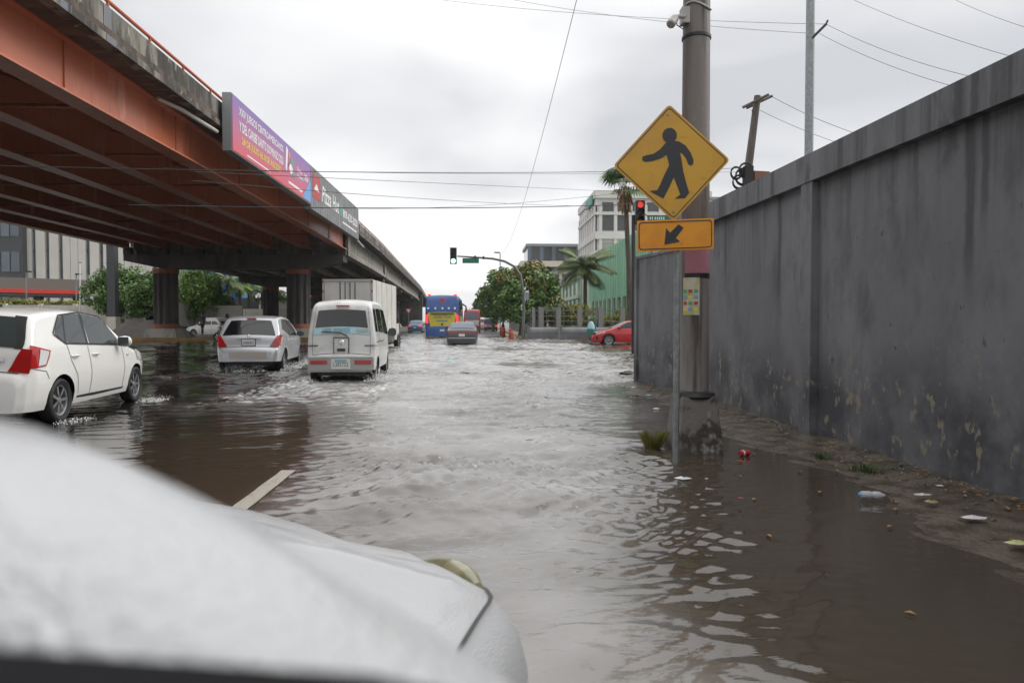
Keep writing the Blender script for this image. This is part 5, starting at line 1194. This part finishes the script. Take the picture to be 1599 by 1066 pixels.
# far street lamp
q=at(781,470,75); t=thing('street_lamp','thin far street lamp above the avenue trees','street lamp',(q.x,75,0)); tp=at(781,395,75); MB().tube([(q.x,75,0),tp],.06,6).build('pole','steel_galv',t); tp2=at(775,395,75); MB().tube([tp,tp2],.035,5).build('arm','steel_galv',t); MB().box(at(776,394.3,75),(.6,.25,.12)).build('lamp_head','fence_grey',t)
# yield sign under the bridge
q=at(638,486,84); t=thing('yield_sign','small triangular yield sign under the overpass edge','road sign',(q.x,84,0)); MB().tube([(q.x,84,-.1),(q.x,84,q.z)],.04,6).build('post','steel_galv',t)
MB().poly([(q.x-.42,83.9,q.z+.35),(q.x+.42,83.9,q.z+.35),(q.x,83.9,q.z-.4)],(0,.02,0)).build('face','poster_red',t); MB().poly([(q.x-.24,83.89,q.z+.24),(q.x+.24,83.89,q.z+.24),(q.x,83.89,q.z-.2)],(0,.008,0)).build('inner_face','poster_white',t)

# ================================================================== LEFT BACKGROUND
mat('island_concrete',(.17,.155,.14),.8,col2=(.12,.11,.10),scale=.7,bump=.3,bscale=6)
g=MB(); g.poly([(-34,47.9,-.1),(-9.6,47.9,-.1),(-9.9,160,-.1),(-34,160,-.1)],(0,0,.30)); struct(g.build('traffic_island','island_concrete'))
mat('kerb_ochre',(.36,.20,.045),.7,col2=(.25,.16,.06),scale=2)
kb=thing('kerb','ochre painted kerb edging the island below the overpass piers','kerb',(-22,47.8,0))
for i in range(16): MB().box((-33+i*1.55,47.78,.06),(1.53,.22,.34)).build('kerb_stone','kerb_ochre',kb)
for (px,w_,h_,lab) in ((215,3.2,1.1,'left grey concrete mound on the island'),(250,4.2,1.2,'concrete mound rising to the left pier foot')):
    q=at(px,512,51); mb=MB(); mb.box((q.x,50.8,.2+h_/2-.05),(w_,3.0,h_),taper=.35); o=mb.build('mound','island_concrete'); tag(o,lab,'mound','concrete mounds on the island')
# beige building with vertical glass strips
BY=118.0; L0=at(-60,420,BY).x; L1=at(262,420,BY).x
mat('beige',(.66,.635,.58),.75,col2=(.60,.575,.52),scale=.15); mat('strip_glass',(.09,.11,.13),.2,spec=.6); mat('grey_clad',(.05,.052,.055),.4)
be=thing('beige_office','large beige office block with narrow vertical window strips at far left','building',((L0+L1)/2,BY+8,0))
xs_=[at(p,420,BY).x for p in (33,52,58,73,79,94,100,136,142,157,163,241,246)]
gl=[(52,58),(73,79),(94,100),(136,142),(157,163),(240,246)]
MB().box(((xs_[0]+L1)/2,BY+8,14),(L1-xs_[0],15.6,28)).build('core','strip_glass',be)
edges=[33]+[e for p in gl for e in p]+[262]
for i in range(0,len(edges),2):
    a_,b_=at(edges[i],420,BY).x,at(edges[i+1],420,BY).x; k=max(1,int((b_-a_)/1.1))
    for j in range(k): MB().box((a_+(b_-a_)*(j+.5)/k,BY-.0,14),((b_-a_)/k-.07,.7,28)).build('cladding_panel','beige',be)
for (p0,p1) in gl:
    a_,b_=at(p0,420,BY).x,at(p1,420,BY).x
    for z in np.arange(3,28,3.2): MB().box(((a_+b_)/2,BY+.12,z),(b_-a_-.02,.25,.22)).build('spandrel','grey_clad',be)
be2=thing('dark_glass_block','dark grey glazed block with curtains at the left edge','building',(L0,BY+6,0)); a_=at(-90,420,BY-2).x; b_=at(33,420,BY-2).x
MB().box(((a_+b_)/2,BY+6,14),(b_-a_-.1,15,28)).build('core','grey_clad',be2)
for z in np.arange(3.5,27,5.6):
    for i in range(9): MB().box((b_-1.1-i*1.5,BY-1.58,z+1.6),(1.3,.16,3.2)).build('window','glass_blue' if i%2 else 'strip_glass',be2)
# filling-station canopy
mat('canopy_brown',(.16,.135,.115),.6); mat('red_stripe',(.55,.045,.03),.45)
cp=thing('station_canopy','filling station canopy with red stripe at far left','canopy',(-48,78,0)); ca=at(-70,445,74); cb2=at(147,462,82)
d=(cb2-ca); ang=math.atan2(d.y,d.x); c_=(ca+cb2)/2; Lc=math.hypot(d.x,d.y)
zc=1.32+(501-447)/FPX*78
n2_=Vector((-math.sin(ang),math.cos(ang),0)); 
MB().box((c_.x+n2_.x*4,c_.y+n2_.y*4,zc+.1),(Lc,8,1.35),rz=ang).build('fascia','canopy_brown',cp); MB().box((c_.x-n2_.x*.03,c_.y-n2_.y*.03,zc-.62),(Lc+.05,.3,.42),rz=ang).build('red_stripe','red_stripe',cp)
MB().box((c_.x+n2_.x*4,c_.y+n2_.y*4,zc-.95),(Lc-.6,7.4,.25),rz=ang).build('ceiling','truck_edge',cp)
for q in (.25,.6,.9): p=ca.lerp(cb2,q)+n2_*2; MB().box((p.x,p.y,zc/2-.5),(.7,.7,zc-.6)).build('column','canopy_brown',cp)
# garden wall, hedge
mat('wall_cream',(.58,.55,.48),.8,col2=(.48,.45,.40),scale=.8); gw=thing('garden_wall','cream garden wall behind the white hatchback','wall',(-36,70,0))
for i in range(7):
    x0=at(10,500,68).x+i*3.0; MB().box((x0+1.5,68+i*.3,1.35),(2.97,.25,2.9)).build('panel','wall_cream',gw); MB().box((x0,67.9+i*.3,1.4),(.3,.35,3.05)).build('post','wall_cream',gw)
rw=thing('garden_wall','cream wall running behind the white truck and trees','wall',(-26,78,0))
for i in range(9): x0=-40+i*3.2; MB().box((x0+1.6,80,1.3),(3.17,.25,2.7)).build('panel','wall_cream',rw)
MB().box((at(207,490,79).x,79.7,1.6),(1.6,.1,2.4)).build('yellow_panel','kerb_yellow',rw)
mat('dark_block',(.035,.037,.037),.6); db=thing('dark_shopfront','dark shopfront under pale sign behind the palms','building',(-28,104,0)); MB().box((-27,106,2.3),(20,6,4.6)).build('wall','dark_block',db); MB().box((-29,102.9,3.6),(5,.2,1.2)).build('sign_board','tower_white',db)
for i in range(5): MB().box((-34+i*3.6,102.92,1.5),(2.6,.12,2.4)).build('window','glass_blue',db)
x0=at(308,440,135).x; x1=at(372,440,135).x; mat('blue_clad',(.02,.13,.36),.5,col2=(.018,.11,.31),scale=.3); bl=thing('blue_building','bright blue clad building beyond the overpass','building',(x0,138,0))
MB().box(((x0+x1)/2,141,6.5),(x1-x0,8,13)).build('core','blue_clad',bl)
for i in range(7): MB().box((x0+.6+i*(x1-x0-1)/6,136.9,6.5),(.25,.2,13)).build('rib','blue_clad',bl)
MB().box((x0-1.7,141,6.6),(3.2,8,13.4)).build('pale_stair_tower','tower_white',bl)
shr=[(2,474,4.0),(60,476,4.5),(100,477,4.0)]
for i,(px,py,rx) in enumerate(shr): q=at(px,py,69.5); shrub('hedge_shrub',('lime hedge above the cream wall at the left edge','middle lime hedge above the cream wall','lime hedge above the cream wall near the white pole')[i],(q.x,69.5,q.z),(rx,.8,.55),1600,'hedge_lime',90+i,'hedges above the cream wall',.12)
# trees left
T=[((172,66),(188,455),(2.7,2.4,2.15),'leaf_green','round dark green tree behind the dark column'),((230,64),(232,458),(2.0,2.2,1.75),'leaf_green','clipped round tree on a thin trunk left of the pier'),((318,70),(308,462),(2.5,2.4,2.6),'leaf_bright','bright green tree right of the left pier')]
for i,(b_,cc,cr,m,lab) in enumerate(T):
    Y=b_[1]; c=at(cc[0],cc[1],Y); tree('round_tree',lab,(at(b_[0],500,Y).x,Y,.1),4,(c.x,Y,c.z),cr,15000,.14,m,30+i,.10,ncl=70,group='round trees beyond the island')
q=at(340,470,72); tree('round_tree','lower spreading branches of green tree beside the palms',(q.x,72,.1),3,tuple(at(336,475,72)),(1.7,1.8,1.5),4500,.13,'leaf_green',39,.09,ncl=30,group='round trees beyond the island')
for i,(px,ty) in enumerate(((356,440),(374,446),(389,447),(409,452),(424,456),(436,462))):
    Y=94+i*2; q=at(px,500,Y); palm('palm_tree',f'{("first","second","third","fourth","fifth","sixth")[i]} palm from the left in the row beyond the overpass',(q.x,Y,0),tuple(at(px,ty,Y)),2.7,16,'leaf_olive' if i%2==0 else 'leaf_bright',60+i,.17,droop=1.7,group='row of palms beyond the overpass',leafw=.8)
# dark column with pale pedestal, lamps, flag pole
q=at(177,500,58); t=thing('sign_column','dark square column on a cream pedestal rising under the overpass','column',(q.x,58,0)); MB().box((q.x,58,5.2),(.62,.62,7.2)).build('shaft','grey_clad',t); MB().box((q.x,58,.8),(.72,.72,1.7)).build('pedestal','wall_cream',t)
for i,(px,py,lab) in enumerate(((41,424,'lamp post with side head in front of the beige office, left'),(119,428,'lamp post with side head in front of the beige office, right'))):
    Y=72; q=at(px,500,Y); tp=at(px,py,Y); t=thing('street_lamp',lab,'street lamp',(q.x,Y,0)); MB().tube([(q.x,Y,0),tp],.06,6).build('pole','steel_galv',t); MB().box((tp.x+.2,Y,tp.z),(.5,.25,.14)).build('lamp_head','dark_metal',t)
q=at(124.5,500,66); tp=at(125,410,66); t=thing('flag_pole','thin white pole in front of the beige office','pole',(q.x,66,0)); MB().tube([(q.x,66,0),tp],[.07,.045],8).build('shaft','poster_white',t); MB().box((tp.x,66,tp.z),(.22,.12,.1)).build('finial','frame_grey',t)

# ================================================================== PEOPLE AND MOTORCYCLES
def skinned(name,chains,m,parent=None,loc=(0,0,0),rz=0):
    """chains: list of polylines [(x,y,z,r)...]; shared first points are merged into one continuous surface"""
    vs=[];es=[];rad=[];ix={}
    for ch in chains:
        pr=None
        for (x,y,z,r_) in ch:
            k=(round(x,3),round(y,3),round(z,3))
            if k not in ix: ix[k]=len(vs); vs.append((x,y,z)); rad.append(r_)
            if pr is not None: es.append((pr,ix[k]))
            pr=ix[k]
    me=bpy.data.meshes.new(name); me.from_pydata(vs,es,[]); o=bpy.data.objects.new(name,me); COL.objects.link(o); me.materials.append(MATS[m])
    o.modifiers.new('skin','SKIN'); sv=me.skin_vertices[0].data if me.skin_vertices else None
    if sv is None:
        bm=bmesh.new(); bm.from_mesh(me); bm.verts.layers.skin.verify(); bm.to_mesh(me); bm.free(); sv=me.skin_vertices[0].data
    for i,r_ in enumerate(rad): sv[i].radius=(r_,r_); sv[i].use_root=(i==0)
    s=o.modifiers.new('sub','SUBSURF'); s.levels=2; s.render_levels=2; o.location=loc; o.rotation_euler=(0,0,rz)
    if parent: o.parent=parent
    return o
def hand(sg,x,y,z):
    return [[(x,y,z,.035),(x+.01*sg,y+.02,z-.05,.03)]]+[[(x+.01*sg,y+.02,z-.05,.03),(x+.01*sg+(k-1.5)*.012,y+.035,z-.10,.010),(x+.01*sg+(k-1.5)*.012,y+.04,z-.14+.01*abs(k-1.3),.009)] for k in range(4)]+[[(x,y,z,.035),(x-.02*sg,y+.05,z-.04,.011),(x-.02*sg,y+.07,z-.075,.009)]]
def person(label,loc,rz,cloth,walk=.12):
    t=thing('person',label,'person',loc,rz)
    pel=(0,0,.95,.15); ch=[[pel,(0,0,1.2,.145),(0,0,1.40,.15),(0,.0,1.50,.06),(0,.02,1.58,.085),(0,.03,1.68,.09)]]
    for sg in (1,-1):
        ch.append([pel,(sg*.10,walk*sg*.2,.86,.095),(sg*.11,walk*sg*1.2,.48,.065),(sg*.11,walk*sg*1.5,.10,.045),(sg*.11,walk*sg*1.5+.14,.04,.04)])
        ch.append([(0,0,1.40,.15),(sg*.19,0,1.40,.065),(sg*.24,-walk*sg*.5,1.14,.048),(sg*.24,-walk*sg*.4+.12,.92,.035)]); ch+=hand(sg,sg*.24,-walk*sg*.4+.12,.92)
    skinned('body',ch,'skin',t)
    ch=[[(0,0,.92,.172),(0,0,1.2,.165),(0,0,1.42,.168)]]
    for sg in (1,-1): ch.append([(0,0,1.42,.168),(sg*.20,0,1.405,.08),(sg*.24,-walk*sg*.3,1.2,.065)])
    skinned('shirt',ch,cloth,t); ch=[[(0,0,.98,.165),(0,0,.93,.165)]]
    for sg in (1,-1): ch.append([(0,0,.93,.165),(sg*.10,walk*sg*.2,.85,.11),(sg*.11,walk*sg*1.2,.48,.082),(sg*.11,walk*sg*1.5,.12,.07)])
    skinned('trousers',ch,'cloth_dark',t); MB().lathe([(.0,1.79),(.06,1.785),(.098,1.73),(.102,1.66)],c=(0,.0,0),n=14).build('hair','black',t,smooth=True,local=True)
    for sg in (1,-1): MB().box((sg*.035,.115,1.69),(.02,.01,.012)).build('eye','black',t,local=True)
    return t
def motorbike(label,loc,rz,rider,cloth='cloth_dark'):
    t=thing('motorcycle',label,'motorcycle',loc,rz)
    for y in (-.62,.66):
        e=bpy.data.objects.new('wheel',None); COL.objects.link(e); e.parent=t; e.location=(0,y,.30); WLOC[e.name]=Vector((0,0,0))
        MB().lathe([(.22,-.04),(.28,-.05),(.30,0),(.28,.05),(.22,.04)],axis='x',n=20).build('tyre','black_rubber',e,smooth=True,local=True); mb=MB()
        for k in range(5): a=k*1.257; mb.tube([(0,0,0),(0,.23*math.cos(a),.23*math.sin(a))],.014,5)
        mb.build('rim','rim_silver',e,local=True)
    MB().tube([(0,-.62,.32),(0,-.2,.5),(0,.3,.55),(0,.42,.95)],.05,8).build('frame','dark_metal',t,local=True); MB().tube([(0,.66,.30),(0,.46,.92),(0,.42,1.02)],.035,6).build('fork','rim_silver',t,local=True)
    MB().tube([(0,-.75,.80),(0,-.3,.76),(0,.05,.74)],[.08,.12,.09],10).build('seat','black_rubber',t,smooth=True,local=True); MB().tube([(0,.02,.78),(0,.2,.84),(0,.38,.82)],[.08,.14,.08],10).build('tank','bollard_red',t,smooth=True,local=True)
    MB().box((0,.02,.42),(.22,.36,.28)).build('engine','dark_metal',t,local=True); MB().tube([(-.34,.30,1.05),(0,.42,1.02),(.34,.30,1.05)],.018,6).build('handlebar','dark_metal',t,local=True); MB().lathe([(0,.06),(.09,.05),(.07,-.06)],axis='y',c=(0,.52,.90),n=12).build('headlight','clear_lens',t,local=True)
    p=thing('person',rider,'person',loc,rz); pel=(0,-.28,.92,.14); ch=[[pel,(0,-.22,1.15,.14),(0,-.12,1.36,.145),(0,-.06,1.46,.06),(0,-.03,1.54,.085),(0,.0,1.64,.09)]]
    for sg in (1,-1):
        ch.append([pel,(sg*.12,-.2,.86,.09),(sg*.18,.16,.74,.068),(sg*.15,.0,.34,.048),(sg*.15,.14,.28,.04)])
        ch.append([(0,-.12,1.36,.145),(sg*.19,-.12,1.36,.06),(sg*.28,.06,1.14,.045),(sg*.32,.27,1.09,.033)])
        ch+=[[(sg*.32,.27,1.09,.033),(sg*.32,.31,1.10,.028)]]+[[(sg*.32,.31,1.10,.028),(sg*.32+(k-1.5)*.013,.345,1.09,.010),(sg*.32+(k-1.5)*.013,.34,1.05,.009)] for k in range(4)]+[[(sg*.32,.27,1.09,.033),(sg*.29,.30,1.06,.011)]]
    skinned('body',ch,'skin',p); ch=[[(0,-.28,.92,.165),(0,-.22,1.15,.16),(0,-.12,1.37,.162)]]
    for sg in (1,-1): ch.append([(0,-.12,1.37,.162),(sg*.20,-.12,1.365,.075),(sg*.28,.06,1.14,.058),(sg*.31,.22,1.10,.045)])
    skinned('jacket',ch,cloth,p); ch=[[(0,-.28,.96,.16),(0,-.28,.9,.16)]]
    for sg in (1,-1): ch.append([(0,-.28,.9,.16),(sg*.12,-.2,.86,.105),(sg*.18,.16,.74,.085),(sg*.15,.0,.38,.066)])
    skinned('trousers',ch,'cloth_dark',p); MB().lathe([(0,1.79),(.08,1.77),(.125,1.68),(.125,1.58),(.11,1.53)],c=(0,.0,0),n=16).build('helmet','black',p,smooth=True,local=True)
    return t
q=at(188,515,60); motorbike('motorcycle standing by the cream pedestal at left',(q.x,60,.1),R(75),'rider in dark clothes on the motorcycle by the cream pedestal')
q=at(355,515,45.5); motorbike('motorcycle beyond the silver hatchback roof',(q.x,45.5,0),R(80),'rider in dark red jacket beyond the silver hatchback','cloth_red')
q=at(316,510,56); person('pedestrian in dark blue clothes left of the white parked car',(q.x,56,.2),R(60),'cloth_blue')

# ================================================================== SMALL THINGS NEAR THE POLE
def tuft(label,c,n,h,seed,m='hedge_lime',spread=.12):
    rs=np.random.RandomState(seed); V=[];F=[]
    for k in range(n):
        a=rs.uniform(0,6.28); r_=spread*rs.rand(); p=np.array([c[0]+r_*math.cos(a),c[1]+r_*math.sin(a),c[2]-.02]); l=h*rs.uniform(.5,1.1); o=np.array([math.cos(a),math.sin(a),0])*l*rs.uniform(.02,.5); s=np.array([-math.sin(a),math.cos(a),0])*.004
        i=len(V); V+=[p-s,p+s,p+o*.5+[0,0,l*.7]+s*.7,p+o+[0,0,l*.85]]; F.append((i,i+1,i+2,i+3))
    t=npmesh('grass_tuft',V,F,m); tag(t,label,'grass tuft','grass tufts by the wall'); return t
mat('blade',(.10,.11,.02),.6,col2=(.22,.19,.04),island=True); mat('blade_green',(.03,.07,.015),.6,col2=(.07,.12,.03),island=True)
tuft('yellow green grass tuft in the water left of the sign post',gr(1018,699,0),150,.24,1,'blade',.09)
tuft('dark weed tuft at the foot of the wall pilaster',gr(1282,712,.04),90,.07,2,'blade_green',.10); tuft('wider weed clump along the wall foot right of the pilaster',gr(1352,732,.05),120,.08,3,'blade_green',.15)
mat('can_red',(.45,.03,.03),.35); mat('plastic_clear',(.55,.58,.60),.2,alpha=.75); mat('plastic_white',(.62,.62,.62),.4)
p=gr(1163,707,.03); t=thing('drink_can','crushed red and white can beside the pole plinth','can',p,R(20)); MB().lathe([(0,-.055),(.026,-.053),(.031,-.04),(.024,0),(.031,.035),(.025,.052),(0,.053)],axis='x',n=14).build('shell','can_red',t,smooth=True,local=True); MB().lathe([(.0325,-.035),(.033,-.028),(.033,-.02),(.0315,-.014)],axis='x',n=14).build('label_band','plastic_white',t,local=True)
p=gr(1362,772,.045); t=thing('plastic_bottle','clear plastic bottle with blue cap lying in the water','bottle',p,R(-12)); MB().lathe([(0,-.08),(.025,-.077),(.027,-.02),(.021,.0),(.027,.015),(.025,.05),(.011,.075),(.011,.085)],axis='x',n=14).build('body','plastic_clear',t,smooth=True,local=True); MB().lathe([(0,-.097),(.014,-.094),(.014,-.078)],axis='x',n=10).build('cap','poster_blue',t,local=True)
def scrap(label,px,py,s_,m,seed,z=.012,name='litter_scrap'):
    rs=np.random.RandomState(seed); p=gr(px,py,z); mb=MB(); n=7; rows=[]
    for r_ in (.25,1):
        rows.append([(p.x+s_*r_*math.cos(a)*rs.uniform(.7,1.3),p.y+s_*.6*r_*math.sin(a)*rs.uniform(.7,1.3),z+s_*.28*(1.15-r_)*rs.uniform(.3,1.2)) for a in np.arange(n)*6.283/n])
    mb.grid(rows,True); mb.f.append(tuple(range(n))); o=mb.build(name,m); tag(o,label,'litter','litter by the wall'); return o
for i,(px,py,s_,m,lab) in enumerate(((1068,747,.07,'plastic_white','white foam strip floating below the sign post'),(1103,747,.02,'plastic_white','tiny white foam ball right of the floating strip'),(1022,606,.10,'plastic_white','white tray at the foot of the corner wall'),(990,605,.07,'plastic_white','pale scrap at the wall corner edge'),(1012,617,.06,'sticker_blue','pale blue bag scrap near the corner wall'),(1024,638,.06,'plastic_white','white scrap floating left of the pole'),(1131,655,.05,'plastic_white','white cup scrap right of the plinth'),(1521,808,.07,'plastic_white','crumpled white plastic at the right by the wall'),(1440,772,.06,'paper_white','pale paper scrap near the bottle'),(1588,848,.07,'paper_lime','pale green wrapper at the right edge'),(1455,783,.06,'kerb_yellow','ochre leaf-like scrap by the wall foot'),(1468,758,.03,'plastic_white','small white scrap against the wall base'),(1157,777,.02,'can_red','tiny red scrap on the muddy water'),(1250,660,.05,'truck_edge','grey rubble scrap near the pilaster'))): scrap(lab,px,py,s_,m,200+i,z=.055 if px>1140 and py<860 else .012)
scrap('dark stone lump at the wall corner in the water',980,582,.22,'black_rubber',240,.02,'stone')
# fallen leaves and grit
rs=np.random.RandomState(9); V=[];F=[]
mat('fallen_leaf',(.22,.10,.025),.6,col2=(.36,.20,.05),island=True)
for k in range(320):
    y=rs.uniform(2.6,13.5); x=WX(y)-.05-abs(rs.normal(0,.35)) if rs.rand()<.8 else rs.uniform(1.6,3.4); u_=(x-2.72)/(WX(y)-2.72); z=max(.012,-.03+.10*max(u_,0)**1.2+.018); a=rs.uniform(0,6.28); s_=rs.uniform(.012,.035)
    i=len(V); V+=[(x-s_*math.cos(a),y-s_*math.sin(a),z),(x+s_*.4*math.sin(a),y-s_*.4*math.cos(a),z+.008),(x+s_*math.cos(a),y+s_*math.sin(a),z),(x-s_*.4*math.sin(a),y+s_*.4*math.cos(a),z+.006)]; F.append((i,i+1,i+2,i+3))
o=npmesh('leaf_litter',V,F,'fallen_leaf'); tag(o,'small fallen leaves scattered along the wall foot','leaf litter',kind='stuff')
V=[];F=[]
mat('grit',(.07,.058,.046),.7,col2=(.20,.18,.155),island=True)
for k in range(520):
    y=rs.uniform(2.5,14); x=WX(y)-.04-abs(rs.normal(0,.22)); s_=rs.uniform(.004,.017); u_=(x-2.72)/(WX(y)-2.72); z=-.03+.10*max(u_,0)**1.2+s_*.3
    i=len(V); V+=[(x-s_,y,z),(x,y-s_*.8,z),(x+s_,y,z),(x,y+s_*.8,z),(x,y,z+s_)]; F+=[(i,i+1,i+4),(i+1,i+2,i+4),(i+2,i+3,i+4),(i+3,i,i+4)]
o=npmesh('grit',V,F,'grit'); tag(o,'grit and rubble crumbs along the foot of the wall','grit',kind='stuff')

# ================================================================== SPLASHES
mat('spray_drop',(.72,.72,.71),.25,spec=.6)
def splash(label,specs,seed):
    rs=np.random.RandomState(seed); V=[];F=[]
    for (cx_,cy_,lx,ly,h,n,sz,dx,dy) in specs:
        q=rs.rand(n); up=rs.rand(n)**1.9; x=cx_+(rs.rand(n)-.5)*lx+dx*q*up; y=cy_+(rs.rand(n)-.5)*ly+dy*q*up; z=h*up*(1-.35*q)+.0
        s=sz*rs.uniform(.3,1.3,n)*(1-.5*up)
        for k in range(n):
            i=len(V); a,b_,c_,r_=x[k],y[k],z[k],s[k]; st=1+1.6*rs.rand()
            V+=[(a-r_,b_,c_),(a,b_-r_,c_),(a+r_,b_,c_),(a,b_+r_,c_),(a+r_*.3,b_,c_+r_*st),(a,b_,c_-r_)]; F+=[(i,i+1,i+4),(i+1,i+2,i+4),(i+2,i+3,i+4),(i+3,i,i+4),(i+1,i,i+5),(i+2,i+1,i+5),(i+3,i+2,i+5),(i,i+3,i+5)]
    o=npmesh('water_splash',V,F,'spray_drop',smooth=True); tag(o,label,'splash',kind='stuff'); return o
splash('white splash thrown up round the silver hatchback wheels',[(-6.1,18.75,1.0,.4,.22,350,.008,.0,-.5),(-5.15,19.6,.35,1.0,.26,1000,.010,.35,-.3),(-5.3,22.0,.4,.8,.42,1500,.011,.55,-.3),(-6.9,19.2,.4,.8,.22,500,.010,-.4,-.3)],1)
splash('churned splash round the minivan wheels',[(-2.3,16.0,.5,1.0,.22,1300,.012,.45,-.4),(-2.2,18.3,.4,.8,.26,1000,.012,.5,-.2),(-3.7,15.7,.3,.7,.10,350,.010,-.25,-.4)],2)
splash('spray round the dark sedan and coach wheels',[(-1.75,39.2,.4,1.2,.35,900,.018,-.5,-.6),(-.2,39.2,.4,1.2,.35,900,.018,.6,-.6),(-3.8,54,.6,2,.6,900,.025,-.9,-1),(-1.7,53.5,.6,2,.6,900,.025,.8,-1),(-2.8,52.5,2.2,1.5,.3,800,.022,0,-.8),(-3.2,46,3,5,.2,700,.02,0,-.5)],3)
splash('small splash at the front wheel of the white hatchback',[(-5.45,12.0,.4,.5,.10,350,.008,.3,-.1),(-5.35,9.6,.3,.6,.05,200,.007,.2,-.3)],4)
# ================================================================== DAMP AIR
hm=bpy.data.materials.new('haze'); hm.use_nodes=True; t=hm.node_tree; t.nodes.remove(t.nodes['Principled BSDF']); pv=t.nodes.new('ShaderNodeVolumePrincipled')
pv.inputs['Color'].default_value=(.93,.94,.96,1); pv.inputs['Density'].default_value=.0003; pv.inputs['Anisotropy'].default_value=.2
t.links.new(pv.outputs[0],t.nodes['Material Output'].inputs['Volume'])
MATS['haze']=hm
hz=MB(); hz.box((0,150,14.5),(1400,700,31)); ho=hz.build('haze',hm); ho['kind']='stuff'; ho['label']='thin damp rain haze in the air over the street'
